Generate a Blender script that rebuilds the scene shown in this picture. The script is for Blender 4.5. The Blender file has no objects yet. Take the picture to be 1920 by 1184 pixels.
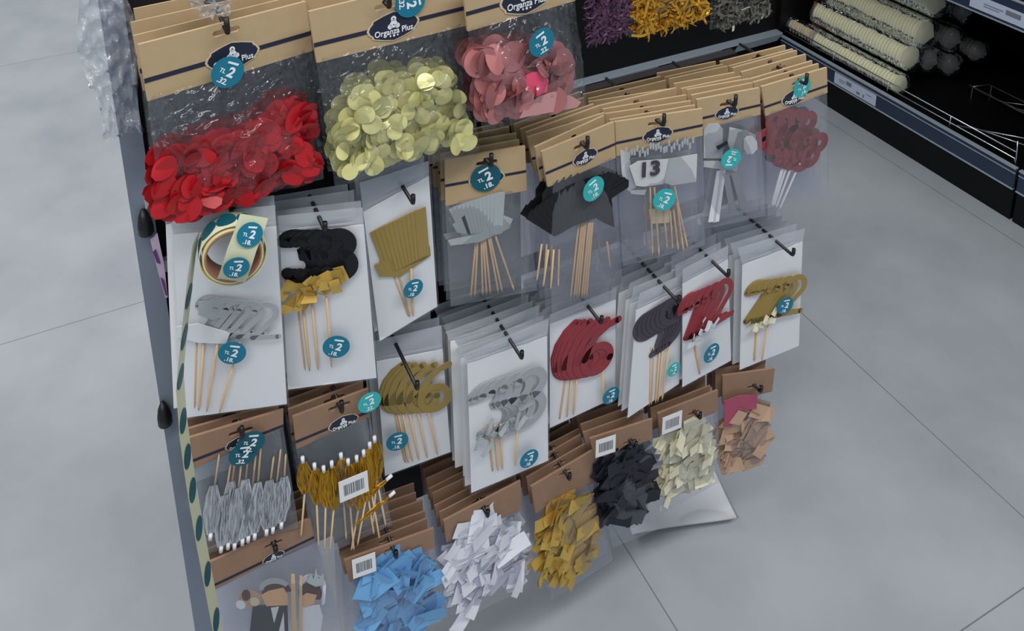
import bpy, math, random
from mathutils import Vector, Matrix, noise
from mathutils.geometry import tessellate_polygon
random.seed(7)
SC = bpy.context.scene
COL = SC.collection
R = math.radians

# ------------------------------------------------------------------ camera, world, lights, exposure
FPX, PPY = 1700.0, -200.0            # focal length in px, row of the optical axis (the photo is the lower part of a taller frame)
TH, RO, YA, CAMZ = 0.29556368, 0.0094427, 0.45086406, 1.4
cd = bpy.data.cameras.new('camera'); cam = bpy.data.objects.new('camera', cd); COL.objects.link(cam); SC.camera = cam
c_, s_ = math.cos, math.sin
f0 = Vector((s_(YA), c_(YA), 0)); r0 = Vector((c_(YA), -s_(YA), 0)); up = Vector((0, 0, 1))
fw = f0*c_(TH) - up*s_(TH); dn = -(up*c_(TH) + f0*s_(TH))
xr = r0*c_(RO) + dn*s_(RO); yd = -r0*s_(RO) + dn*c_(RO)
cam.matrix_world = Matrix.Translation((0, 0, CAMZ)) @ Matrix((xr, -yd, -fw)).transposed().to_4x4()
cd.sensor_fit = 'HORIZONTAL'; cd.sensor_width = 36.0; cd.lens = FPX/1920*36
cd.shift_x = 0.0; cd.shift_y = (PPY-592)/1920
cd.clip_start = 0.02

w = bpy.data.worlds.new('world'); SC.world = w; w.use_nodes = True
w.node_tree.nodes['Background'].inputs[0].default_value = (0.80, 0.90, 1.0, 1)
w.node_tree.nodes['Background'].inputs[1].default_value = 0.33

def area(name, loc, rot, sx, sy, e, col=(1, .97, .93)):
    l = bpy.data.lights.new(name, 'AREA'); l.shape = 'RECTANGLE'; l.size = sx; l.size_y = sy; l.energy = e; l.color = col
    o = bpy.data.objects.new(name, l); COL.objects.link(o); o.location = loc; o.rotation_euler = rot; return o
area('ceiling_lamp_aisle', (-1.4, 0.4, 3.1), (0, 0, 0), 0.5, 4.0, 50)
area('ceiling_lamp_stand', (0.9, -0.4, 3.1), (0, 0, 0), 3.5, 0.4, 62)
area('ceiling_lamp_back', (0.6, 3.6, 3.1), (0, 0, 0), 4.5, 0.5, 66)

SC.view_settings.view_transform = 'Standard'; SC.view_settings.look = 'None'
SC.view_settings.gamma = 1.0; SC.view_settings.use_curve_mapping = False
SC.view_settings.exposure = 0.10
SC.cycles.transparent_max_bounces = 48
SC.cycles.max_bounces = 8

# ------------------------------------------------------------------ helpers
def srgb(r, g, b):
    f = lambda c: (c/255/12.92) if c/255 <= .04045 else ((c/255+.055)/1.055)**2.4
    return (f(r), f(g), f(b), 1)

def mat(name, col, rough=.7, metal=0.0, var=0.0, scale=30, bump=0.0, bscale=60, spec=.4, island=0.0, coat=0):
    m = bpy.data.materials.new(name); m.use_nodes = True; nt = m.node_tree; n = nt.nodes; L = nt.links
    p = n['Principled BSDF']
    p.inputs['Base Color'].default_value = col; p.inputs['Roughness'].default_value = rough
    p.inputs['Metallic'].default_value = metal; p.inputs['Specular IOR Level'].default_value = spec
    if coat: p.inputs['Coat Weight'].default_value = coat
    if var or bump or island:
        tc = n.new('ShaderNodeTexCoord')
    if var or island:
        hs = n.new('ShaderNodeHueSaturation'); hs.inputs['Color'].default_value = col
        ma = n.new('ShaderNodeMath'); ma.operation = 'MULTIPLY_ADD'
        if island:
            g = n.new('ShaderNodeNewGeometry'); oi = n.new('ShaderNodeObjectInfo'); ad = n.new('ShaderNodeMath'); ad.operation = 'ADD'
            L.new(g.outputs['Random Per Island'], ad.inputs[0]); L.new(oi.outputs['Random'], ad.inputs[1])
            L.new(ad.outputs[0], ma.inputs[0]); ma.inputs[1].default_value = island; ma.inputs[2].default_value = 1-island
        else:
            nz = n.new('ShaderNodeTexNoise'); nz.inputs['Scale'].default_value = scale; nz.inputs['Detail'].default_value = 5
            L.new(tc.outputs['Object'], nz.inputs['Vector']); L.new(nz.outputs[0], ma.inputs[0])
            ma.inputs[1].default_value = 2*var; ma.inputs[2].default_value = 1-var
        L.new(ma.outputs[0], hs.inputs['Value']); L.new(hs.outputs[0], p.inputs['Base Color'])
    if bump:
        nb = n.new('ShaderNodeTexNoise'); nb.inputs['Scale'].default_value = bscale; nb.inputs['Detail'].default_value = 3
        L.new(tc.outputs['Object'], nb.inputs['Vector'])
        b = n.new('ShaderNodeBump'); b.inputs['Strength'].default_value = bump; b.inputs['Distance'].default_value = .004
        L.new(nb.outputs[0], b.inputs['Height']); L.new(b.outputs[0], p.inputs['Normal'])
    return m

def film(name, veil, tint=(.96, .97, .98), gloss=.5, bs=45, bump=.6, rough=.16, veilcol=(.72, .75, .80, 1), bd=.006, blend=.25, base=.02):
    m = bpy.data.materials.new(name); m.use_nodes = True; nt = m.node_tree; n = nt.nodes; L = nt.links
    n.remove(n['Principled BSDF']); out = n['Material Output']
    t = n.new('ShaderNodeBsdfTransparent'); t.inputs[0].default_value = (*tint, 1)
    d = n.new('ShaderNodeBsdfDiffuse'); d.inputs[0].default_value = veilcol
    g = n.new('ShaderNodeBsdfGlossy'); g.inputs['Roughness'].default_value = rough; g.inputs[0].default_value = (.9, .95, 1, 1)
    tc = n.new('ShaderNodeTexCoord'); nz = n.new('ShaderNodeTexNoise'); nz.inputs['Scale'].default_value = bs; nz.inputs['Detail'].default_value = 2; nz.inputs['Distortion'].default_value = 1.2
    L.new(tc.outputs['Object'], nz.inputs['Vector'])
    b = n.new('ShaderNodeBump'); b.inputs['Strength'].default_value = bump; b.inputs['Distance'].default_value = bd
    L.new(nz.outputs[0], b.inputs['Height']); L.new(b.outputs[0], g.inputs['Normal'])
    lw = n.new('ShaderNodeLayerWeight'); lw.inputs['Blend'].default_value = blend
    mu = n.new('ShaderNodeMath'); mu.operation = 'MULTIPLY_ADD'; mu.inputs[1].default_value = gloss; mu.inputs[2].default_value = base; mu.use_clamp = True
    L.new(lw.outputs['Fresnel'], mu.inputs[0])
    m1 = n.new('ShaderNodeMixShader'); m1.inputs[0].default_value = veil; L.new(t.outputs[0], m1.inputs[1]); L.new(d.outputs[0], m1.inputs[2])
    m2 = n.new('ShaderNodeMixShader'); L.new(mu.outputs[0], m2.inputs[0]); L.new(m1.outputs[0], m2.inputs[1]); L.new(g.outputs[0], m2.inputs[2])
    L.new(m2.outputs[0], out.inputs['Surface'])
    return m

M = {
 'kraft': mat('kraft_paper', srgb(184, 160, 124), .85, var=.07, scale=60),
 'kraft2': mat('kraft_paper_brown', srgb(148, 118, 96), .85, var=.08, scale=60),
 'navy': mat('navy_print', srgb(32, 38, 60), .6),
 'cream_line': mat('cream_print', srgb(205, 190, 160), .7),
 'ink': mat('white_print', srgb(235, 238, 242), .6),
 'teal': mat('teal_sticker', srgb(24, 118, 146), .45, spec=.3),
 'dteal': mat('dark_teal_sticker', srgb(16, 88, 104), .45, spec=.3),
 'bteal': mat('turquoise_sticker', srgb(52, 178, 180), .45, spec=.3),
 'barcode': mat('barcode_grey', srgb(120, 122, 128), .7),
 'card': mat('white_card', srgb(250, 251, 253), .6, var=.02, scale=12),
 'label': mat('white_label', srgb(232, 234, 236), .6),
 'wood': mat('birch_stick', srgb(214, 182, 140), .7, var=.06, scale=80),
 'stickwhite': mat('white_stick', srgb(232, 234, 238), .5),
 'red': mat('red_glitter', srgb(150, 60, 68), .55, .15, var=.25, scale=700, island=0),
 'black': mat('black_glitter', srgb(20, 20, 26), .6, .1, var=.2, scale=600),
 'blackg': mat('charcoal_glitter', srgb(72, 66, 78), .55, .2, var=.25, scale=600),
 'silver': mat('silver_glitter', srgb(178, 182, 188), .45, .35, var=.18, scale=600),
 'silverm': mat('silver_mat_foil', srgb(178, 186, 188), .5, .25, var=.1, scale=200),
 'gold': mat('gold_glitter', srgb(160, 138, 78), .5, .2, var=.22, scale=600),
 'goldm': mat('gold_satin', srgb(206, 172, 84), .4, .3, island=.3, bump=.3),
 'white': mat('white_satin', srgb(225, 228, 234), .5, island=.08),
 'whitef': mat('white_ribbon', srgb(225, 228, 238), .5, island=.10),
 'cream': mat('ivory_satin', srgb(226, 222, 194), .5, island=.12),
 'tan': mat('tan_felt', srgb(188, 156, 132), .8, island=.15),
 'pink': mat('dusty_pink_felt', srgb(168, 78, 104), .8, island=.2),
 'blue': mat('sky_blue_paper', srgb(112, 170, 218), .5, island=.16),
 'black2': mat('black_ribbon', srgb(28, 30, 40), .5, island=.3),
 'plate': mat('silver_white_card', srgb(205, 208, 210), .5, .1, var=.05, scale=200),
 'plate2': mat('ivory_card', srgb(214, 202, 172), .7),
 'grey': mat('pale_grey_card', srgb(190, 194, 198), .6, .1, var=.05, scale=100),
 'greyd': mat('grey_clear_plastic', srgb(150, 154, 162), .5, .1),
 'dark': mat('black_card', srgb(30, 32, 38), .6),
 'redp': mat('red_petal_satin', srgb(160, 16, 26), .4, .0, island=.45, spec=.5),
 'goldf': mat('pale_gold_foil', srgb(222, 218, 150), .32, .2, island=.35, spec=.6),
 'rosef': mat('rose_foil', srgb(182, 116, 116), .36, .25, island=.78, spec=.6),
 'palerose': mat('pale_rose_foil', srgb(206, 150, 150), .4, .15),
 'pinkf': mat('hot_pink_foil', srgb(238, 84, 120), .4, .1),
 'purplef': mat('purple_tinsel', srgb(92, 62, 88), .35, .4, island=.4),
 'gtinsel': mat('gold_tinsel', srgb(200, 150, 50), .3, .7, island=.45),
 'stinsel': mat('silver_tinsel', srgb(130, 126, 118), .3, .7, island=.5),
 'fringeg': mat('gold_fringe', srgb(186, 138, 24), .32, .6, island=.35),
 'fringes': mat('silver_fringe', srgb(190, 196, 204), .32, .5, island=.3),
 'peach': mat('peach_card', srgb(222, 176, 128), .8),
 'hair': mat('dark_brown_card', srgb(84, 40, 34), .8),
 'hole': mat('black_coated_wire', srgb(16, 15, 17), .45, spec=.5),
 'film': film('clear_film', .05, gloss=.55),
 'filmA': film('clear_bag_film', .02, tint=(.95, .96, .97), gloss=.5, bs=34, bump=1.0, rough=.07, bd=.02, base=.032, blend=.15),
 'filmB': film('soft_clear_film', .075, tint=(.95, .95, .97), gloss=.4),
 'flap': film('milky_flap_film', .52, gloss=.6, veilcol=(.62, .66, .72, 1), bs=30),
 'seal': film('seal_strip_film', .72, gloss=.6, veilcol=(.50, .53, .60, 1), bs=30),
 'sleeve': film('card_sleeve_film', .05, tint=(.98, .98, .99), gloss=.35, bs=20, bump=.3, rough=.25),
 'crumple': film('crumpled_clear_film', .22, tint=(.9, .93, .96), gloss=1.6, bs=60, bump=1.0, rough=.08),
 'steel': mat('grey_painted_steel', srgb(134, 144, 160), .5, .1, var=.04, scale=8),
 'rung': mat('pale_grey_steel', srgb(190, 194, 200), .45, .2),
 'board': mat('black_board', srgb(26, 20, 25), .7, var=.2, scale=14),
 'blackpl': mat('black_shelf_paint', srgb(7, 7, 9), .55, spec=.25),
 'railblue': mat('blue_grey_rail_plastic', srgb(46, 58, 80), .35, .1, var=.15, scale=18),
 'railgrey': mat('grey_rail_plastic', srgb(118, 130, 140), .4, .1),
 'railhi': mat('clear_rail_edge', srgb(165, 178, 190), .3, .2),
 'labelblue': mat('price_label_paper', srgb(190, 202, 222), .6),
 'chrome': mat('chrome_wire', srgb(205, 208, 212), .25, .9),
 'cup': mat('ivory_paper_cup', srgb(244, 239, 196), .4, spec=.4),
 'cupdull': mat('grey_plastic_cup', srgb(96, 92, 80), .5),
 'cupbeige': mat('beige_printed_cup', srgb(218, 198, 160), .6),
 'filmcup': film('cup_sleeve_film', .10, gloss=1.1, bs=70, bump=1.0, rough=.1),
 'liner': mat('pale_green_release_liner', srgb(206, 210, 178), .5),
 'core': mat('brown_cardboard_core', srgb(150, 108, 88), .8),
 'corerim': mat('cream_roll_edge', srgb(214, 200, 150), .6),
 'purple': mat('purple_wrap', srgb(120, 60, 130), .5), 'lilac': mat('lilac_wrap', srgb(215, 195, 222), .5),
}

class MB:
    def __init__(s): s.v = []; s.f = []
    def add(s, vs, fs):
        b = len(s.v); s.v += [tuple(v) for v in vs]; s.f += [tuple(i+b for i in f) for f in fs]; return s
    def box(s, a, b):
        (x0, y0, z0), (x1, y1, z1) = a, b
        return s.add([(x0,y0,z0),(x1,y0,z0),(x1,y1,z0),(x0,y1,z0),(x0,y0,z1),(x1,y0,z1),(x1,y1,z1),(x0,y1,z1)],
                     [(0,3,2,1),(4,5,6,7),(0,1,5,4),(1,2,6,5),(2,3,7,6),(3,0,4,7)])
    def plate(s, outer, y, th, holes=()):
        # flat plate in local x-z, front face at y, back at y+th
        loops = [list(outer)] + [list(h) for h in holes]
        pts = [p for l in loops for p in l]; n = len(pts)
        tri = tessellate_polygon([[Vector((p[0], p[1], 0)) for p in l] for l in loops])
        vs = [(p[0], y, p[1]) for p in pts] + [(p[0], y+th, p[1]) for p in pts]
        fs = []
        for t in tri:
            fs.append(tuple(t)); fs.append(tuple(i+n for i in reversed(t)))
        b = 0
        for l in loops:
            k = len(l)
            for i in range(k): j = (i+1) % k; fs.append((b+i, b+j, b+j+n, b+i+n))
            b += k
        return s.add(vs, fs)
    def tube(s, pts, r, seg=8, close=True):
        pts = [Vector(p) for p in pts]; ring = []; b = len(s.v); prev = None
        rr = r if isinstance(r, (list, tuple)) else [r]*len(pts)
        for i, p in enumerate(pts):
            d = (pts[min(i+1, len(pts)-1)] - pts[max(i-1, 0)]).normalized()
            if prev is None: a = d.orthogonal().normalized()
            else: a = (prev - d*prev.dot(d)).normalized()
            prev = a; c = d.cross(a)
            for k in range(seg):
                t = 2*math.pi*k/seg; s.v.append(tuple(p + (a*math.cos(t)+c*math.sin(t))*rr[i]))
        for i in range(len(pts)-1):
            for k in range(seg):
                k2 = (k+1) % seg; s.f.append((b+i*seg+k, b+i*seg+k2, b+(i+1)*seg+k2, b+(i+1)*seg+k))
        if close:
            s.f.append(tuple(b+k for k in reversed(range(seg)))); e = b+(len(pts)-1)*seg; s.f.append(tuple(e+k for k in range(seg)))
        return s
    def grid(s, fn, nu, nv):
        vs = [fn(i/nu, j/nv) for j in range(nv+1) for i in range(nu+1)]
        fs = [(j*(nu+1)+i, (j+1)*(nu+1)+i, (j+1)*(nu+1)+i+1, j*(nu+1)+i+1) for j in range(nv) for i in range(nu)]
        return s.add(vs, fs)
    def mesh(s, name, m, smooth=False):
        me = bpy.data.meshes.new(name); me.from_pydata(s.v, [], s.f); me.materials.append(m)
        if smooth:
            for p in me.polygons: p.use_smooth = True
        me.update(); return me

def link(name, me, parent=None, loc=(0,0,0), rot=(0,0,0), scl=None):
    o = bpy.data.objects.new(name, me); COL.objects.link(o); o.parent = parent; o.location = loc; o.rotation_euler = rot
    if scl: o.scale = scl
    return o
def build(name, mb, m, parent=None, smooth=False, **k): return link(name, mb.mesh(name, m, smooth), parent, **k)
def tag(o, label, cat, group=None, kind=None):
    o['label'] = label; o['category'] = cat
    if group: o['group'] = group
    if kind: o['kind'] = kind
    return o
def struct(o): o['kind'] = 'structure'; return o
def empty(name, loc, rz=0):
    o = bpy.data.objects.new(name, None); o.empty_display_size = .02; COL.objects.link(o); o.location = loc; o.rotation_euler = (0, 0, rz); return o

_tx = {}
def text_mesh(s, m, bold=0.0, extrude=.01):
    key = (s, m.name, bold, extrude)
    if key not in _tx:
        cu = bpy.data.curves.new('t', 'FONT'); cu.body = s; cu.align_x = 'CENTER'; cu.align_y = 'CENTER'; cu.size = 1; cu.offset = bold; cu.extrude = extrude; cu.resolution_u = 3
        o = bpy.data.objects.new('t', cu); COL.objects.link(o); bpy.context.view_layer.update()
        me = bpy.data.meshes.new_from_object(o.evaluated_get(bpy.context.evaluated_depsgraph_get()))
        bpy.data.objects.remove(o)
        for v in me.vertices: x, y, z = v.co; v.co = (x, -z, y)
        me.materials.clear(); me.materials.append(m); _tx[key] = me
    return _tx[key]

def glyph_mesh(ch, m, wd=.15):
    key = ('g', ch, m.name, wd)
    if key in _tx: return _tx[key]
    def arc(cx, cz, r, a0, a1, n=16): return [(cx+r*math.cos(R(a0+(a1-a0)*i/n)), cz+r*math.sin(R(a0+(a1-a0)*i/n))) for i in range(n+1)]
    S = {'3': [arc(0, .21, .21, 150, -75)+arc(0, -.21, .23, 75, -150)],
         '6': [arc(0, -.19, .24, 0, 360, 24), [(-.24, -.16), (-.22, .05), (-.12, .25), (.05, .40), (.22, .47)]],
         '9': [arc(0, .19, .24, 0, 360, 24), [(.24, .16), (.22, -.05), (.12, -.25), (-.05, -.40), (-.22, -.47)]],
         '2': [arc(0, .20, .23, 165, -35)+[(-.26, -.42)], [(-.26, -.42), (.28, -.42)]],
         '8': [arc(0, .21, .19, 0, 360, 22), arc(0, -.21, .23, 0, 360, 22)]}[ch]
    b = MB()
    for pl in S:
        vs = []; n = len(pl)
        for i, p in enumerate(pl):
            q0 = pl[max(i-1, 0)]; q1 = pl[min(i+1, n-1)]; dx, dz = q1[0]-q0[0], q1[1]-q0[1]; l = math.hypot(dx, dz) or 1
            nx, nz = -dz/l*wd/2, dx/l*wd/2
            vs += [(p[0]+nx, 0, p[1]+nz), (p[0]-nx, 0, p[1]-nz), (p[0]-nx, .016, p[1]-nz), (p[0]+nx, .016, p[1]+nz)]
        fs = []
        for i in range(n-1):
            for k in range(4): fs.append((4*i+k, 4*i+(k+1) % 4, 4*i+4+(k+1) % 4, 4*i+4+k))
        b.add(vs, fs)
        for e in (pl[0], pl[-1]): b.plate(disc_pts(e[0], e[1], wd/2, 12), 0, .016)
    _tx[key] = b.mesh('topper', m); return _tx[key]

def lerp(a, b, t): return tuple(a[i]+(b[i]-a[i])*t for i in range(len(a)))
def inpoly(p, poly):
    c = False; j = len(poly)-1
    for i in range(len(poly)):
        a, b = poly[i], poly[j]
        if (a[1] > p[1]) != (b[1] > p[1]) and p[0] < (b[0]-a[0])*(p[1]-a[1])/(b[1]-a[1])+a[0]: c = not c
        j = i
    return c
def sample(poly):
    xs = [p[0] for p in poly]; zs = [p[1] for p in poly]
    while 1:
        p = (random.uniform(min(xs), max(xs)), random.uniform(min(zs), max(zs)))
        if inpoly(p, poly): return p
def disc_pts(cx, cz, r, n=28): return [(cx+r*math.cos(2*math.pi*i/n), cz+r*math.sin(2*math.pi*i/n)) for i in range(n)]

# hang-hole of a header card
def slot(x, z, s=1.0):
    pts = []
    for i in range(13):
        a = math.pi*(i/12)+math.pi/2; pts.append((x-.0095*s+.0030*s*math.cos(a), z+.0030*s*math.sin(a)))
    for i in range(13):
        a = -math.pi/2+math.pi*(i/12); pts.append((x+.0095*s+.0030*s*math.cos(a), z+.0030*s*math.sin(a)))
    # bump of the slot where the peg sits
    pts += [(x+.0045*s, z+.0030*s), (x+.003*s, z+.0068*s), (x-.003*s, z+.0068*s), (x-.0045*s, z+.0030*s)]
    return pts

def price_sticker(par, x, z, r, rot, tone, price, y):
    m = {'t': M['teal'], 'd': M['dteal'], 'b': M['bteal']}[tone]
    o = build('price_sticker', MB().plate(disc_pts(0, 0, r, 36), 0, .0004), m, par, loc=(x, y, z), rot=(0, -R(rot), 0))
    big, lines = ('2', price)
    t = link('price_text', text_mesh(big, M['ink'], .04), o, loc=(r*.20, -.0004, r*.04), scl=(r*.86, r*.2, r*.86))
    link('price_text', text_mesh(lines, M['ink'], .03), o, loc=(0, -.0004, -r*.60), scl=(r*.48, r*.2, r*.48))
    link('price_text', text_mesh('TL', M['ink'], .03), o, loc=(-r*.36, -.0004, -r*.04), scl=(r*.36, r*.2, r*.36))
    b = MB().plate([(-r*.34, r*.50), (r*.34, r*.58), (r*.34, r*.72), (-r*.34, r*.62)], 0, .0003)
    build('printed_bar', b, M['ink'], o, loc=(0, -.0003, 0))
    return o

def badge(par, x, z, w, y, slope=0.0):
    h = w*.56
    def shape(k):
        P = []
        q = [(-.5, .0), (-.47, .12), (-.41, .22), (-.40, .30), (-.2, .42), (0, .5), (.2, .42), (.40, .30), (.41, .22), (.47, .12), (.5, 0),
             (.47, -.12), (.41, -.22), (.40, -.30), (.2, -.42), (0, -.5), (-.2, -.42), (-.40, -.30), (-.41, -.22), (-.47, -.12)]
        for a, b in q: P.append((a*w*k, b*h*k))
        return P
    bo = build('badge_border', MB().plate(shape(1.09), 0, .0003), M['cream_line'], par, loc=(x, y, z), rot=(0, -slope, 0))
    b = build('badge', MB().plate(shape(1.0), 0, .0003), M['navy'], par, loc=(x, y-.0003, z), rot=(0, -slope, 0))
    e = MB()
    def blob(cx, cz, r): e.plate(disc_pts(cx*w, cz*h, r*w, 14), 0, .0003, [disc_pts(cx*w, cz*h, r*w*.35, 8)])
    blob(0, .27, .055); blob(-.075, .0, .05); blob(.075, .0, .05)
    e.plate([(-.035*w, .24*h), (.035*w, .24*h), (.10*w, .02*h), (.09*w, -.05*h), (-.09*w, -.05*h), (-.10*w, .02*h)], 0, .0003, [disc_pts(0, .05*h, .018*w, 8)])
    build('emblem', e, M['ink'], par, loc=(x, y-.0006, z), rot=(0, -slope, 0))
    ca, sa = math.cos(slope), math.sin(slope)
    def at(dx, dz): return (x+dx*ca-dz*sa, y-.0006, z+dx*sa+dz*ca)
    link('brand_text', text_mesh('Organza Plus', M['ink'], .01), par, loc=at(0, -.18*h), rot=(0, -slope, 0), scl=(w*.15, .02, w*.17))
    d = MB()
    for k in (-1, 0, 1): d.plate(disc_pts(k*w*.075, 0, w*(.018 if k else .024), 8), 0, .0003)
    build('printed_dots', d, M['ink'], par, loc=at(0, -.34*h), rot=(0, -slope, 0))

def quad_film(tl, tr, br, bl, d, seed, y0=0.0, back=True, wr=.0012, nu=16, nv=18):
    m = MB()
    def fn(sgn):
        def f(s, t):
            x0, z0 = lerp(tl, tr, s); x1, z1 = lerp(bl, br, s)
            x = x0+(x1-x0)*t; z = z0+(z1-z0)*t
            e = max(0, math.sin(math.pi*s))**.55 * max(0, math.sin(math.pi*min(1, .08+t*.93)))**.6*(.45+.55*t)
            nz = noise.noise(Vector((x*55+seed, z*40, seed*1.7)))+(.6-1.6*abs(noise.noise(Vector((x*60+z*30, z*25-x*40+seed, seed)))) if nu > 20 else 0)
            return (x, y0 - sgn*(d*e + (wr*nz*(1 if sgn > 0 else .4) if 0 < s < 1 and t > 0 else 0)), z)
        return f
    m.grid(fn(1), nu, nv)
    if back: m.grid(fn(-.12), nu, nv)
    return m

def petal_mesh(name, m, kind):
    b = MB()
    if kind == 'disc':
        pts = [(0, 0, 0)]; n = 20
        for i in range(n):
            a = 2*math.pi*i/n; x, z = .5*math.cos(a), .5*math.sin(a); pts.append((x, .12*x*x*2, z))
        b.add(pts, [(0, i+1, (i+1) % n+1) for i in range(n)])
        b.add([(p[0], p[1]+.012, p[2]) for p in pts], [(0, (i+1) % n+1, i+1) for i in range(n)])
    elif kind == 'petal':
        def f(s, t):
            wd = math.sin(math.pi*(.06+.88*t))**.7*.5; x = (s-.5)*2*wd
            return (x, .35*x*x+.22*math.sin(t*3+.4)*.6, t-.5)
        b.grid(f, 6, 8)
    elif kind == 'ribbon':
        k = random.uniform(.1, .35); k2 = random.uniform(-.3, .3)
        b.grid(lambda s, t: ((s-.5), k*math.sin((s-.5)*3.0)+k2*(s-.5)**2+.04*math.sin(t*3), (t-.5)*1.0), 8, 2)
        b.grid(lambda s, t: ((s-.5), .015+k*math.sin((s-.5)*3.0)+k2*(s-.5)**2+.04*math.sin(t*3), (.5-t)*1.0), 8, 2)
    me = b.mesh(name, m, kind != 'disc')
    return me

def strands(poly, n, ln, wd, y0, y1, mb, curl=.4):
    for _ in range(n):
        x, z = sample(poly); a = random.uniform(0, 2*math.pi); y = random.uniform(y0, y1)
        pts = []; k = random.uniform(-1, 1)*curl*20
        for i in range(5):
            t = i/4-.5; aa = a+k*t*.12*3
            pts.append((x+ln*t*math.cos(aa), y+random.uniform(-.002, .002), z+ln*t*math.sin(aa)))
        vs = []
        for i, p in enumerate(pts):
            nx, nz = -math.sin(a)*wd/2, math.cos(a)*wd/2
            vs += [(p[0]+nx, p[1], p[2]+nz), (p[0]-nx, p[1]+wd*.3, p[2]-nz)]
        mb.add(vs, [(2*i, 2*i+1, 2*i+3, 2*i+2) for i in range(4)])

def fill(par, spec, ytop, ybot, names):
    kind, poly, n, ln, wd, c = spec
    if kind == 'petal':
        b = MB(); pm = petal_mesh('p', M[c], 'petal')
        for _ in range(n):
            x, z = sample(poly); y = random.uniform(ybot, ytop); s = random.uniform(.8, 1.25)
            Mx = Matrix.Translation((x, y, z)) @ Matrix.Rotation(random.uniform(0, 6.28), 4, 'Y') @ Matrix.Rotation(random.gauss(0, .22), 4, 'X') @ Matrix.Rotation(random.gauss(0, .22), 4, 'Z') @ Matrix.Diagonal((wd*s, wd*s*.4, ln*s, 1))
            b.add([Mx @ v.co for v in pm.vertices], [tuple(p.vertices) for p in pm.polygons])
        o = build(names, b, M[c], par, True); o['kind'] = 'stuff'; return
    ms = [petal_mesh(names, M[c], kind) for _ in range(5)]
    b = MB()
    for _ in range(170 if kind == 'disc' else 80):
        x, z = sample(poly); y = random.uniform(-.0035, -.0008); s = random.uniform(.8, 1.1); pm = random.choice(ms)
        Mx = Matrix.Translation((x, y, z)) @ Matrix.Rotation(random.uniform(0, 6.28) if kind == 'disc' else random.gauss(-.35, .7), 4, 'Y') @ Matrix.Rotation(random.gauss(0, .12), 4, 'X') @ Matrix.Rotation(random.gauss(0, .15), 4, 'Z') @ (Matrix.Diagonal((ln*s, ln*s*.3, ln*s, 1)) if kind == 'disc' else Matrix.Diagonal((ln*s, ln*s*.2, wd*s, 1)))
        b.add([Mx @ v.co for v in pm.vertices], [tuple(p.vertices) for p in pm.polygons])
    build(names, b, M[c], par, kind != 'disc')['kind'] = 'stuff'
    pts = sorted((sample(poly) for _ in range(n)), key=lambda p: -p[1])
    for i, (x, z) in enumerate(pts):
        y = random.uniform(ybot, ytop); s = random.uniform(.85, 1.15)
        if kind == 'disc': rot = (random.gauss(-.12, .36), random.uniform(0, 6.28), random.gauss(0, .34)); scl = (ln*s, ln*s, ln*s)
        else: rot = (random.gauss(0, .18), random.gauss(-.35, .55), random.gauss(0, .22)); scl = (ln*s, ln*s*.3, wd*s)
        link(names, random.choice(ms), par, loc=(x, y, z), rot=rot, scl=scl)

STICKW = {'wood': 'wood', 'white': 'stickwhite', 'greyd': 'greyd'}
def stick(par, p, q, wd, y, m, flat=False, name='stick', tilt=0.0):
    if flat:
        dx, dz = q[0]-p[0], q[1]-p[1]; l = math.hypot(dx, dz); nx, nz = -dz/l*wd/2, dx/l*wd/2
        return build(name, MB().plate([(p[0]+nx, p[1]+nz), (p[0]-nx, p[1]-nz), (q[0]-nx, q[1]-nz), (q[0]+nx, q[1]+nz)], y, .0012), m, par)
    e = lerp(p, q, .93)
    return build(name, MB().tube([(p[0], y, p[1]), (e[0], y+tilt*.9, e[1]), (q[0], y+tilt, q[1])], [wd/2, wd/2, wd*.16], 7), m, par, True)

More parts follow.
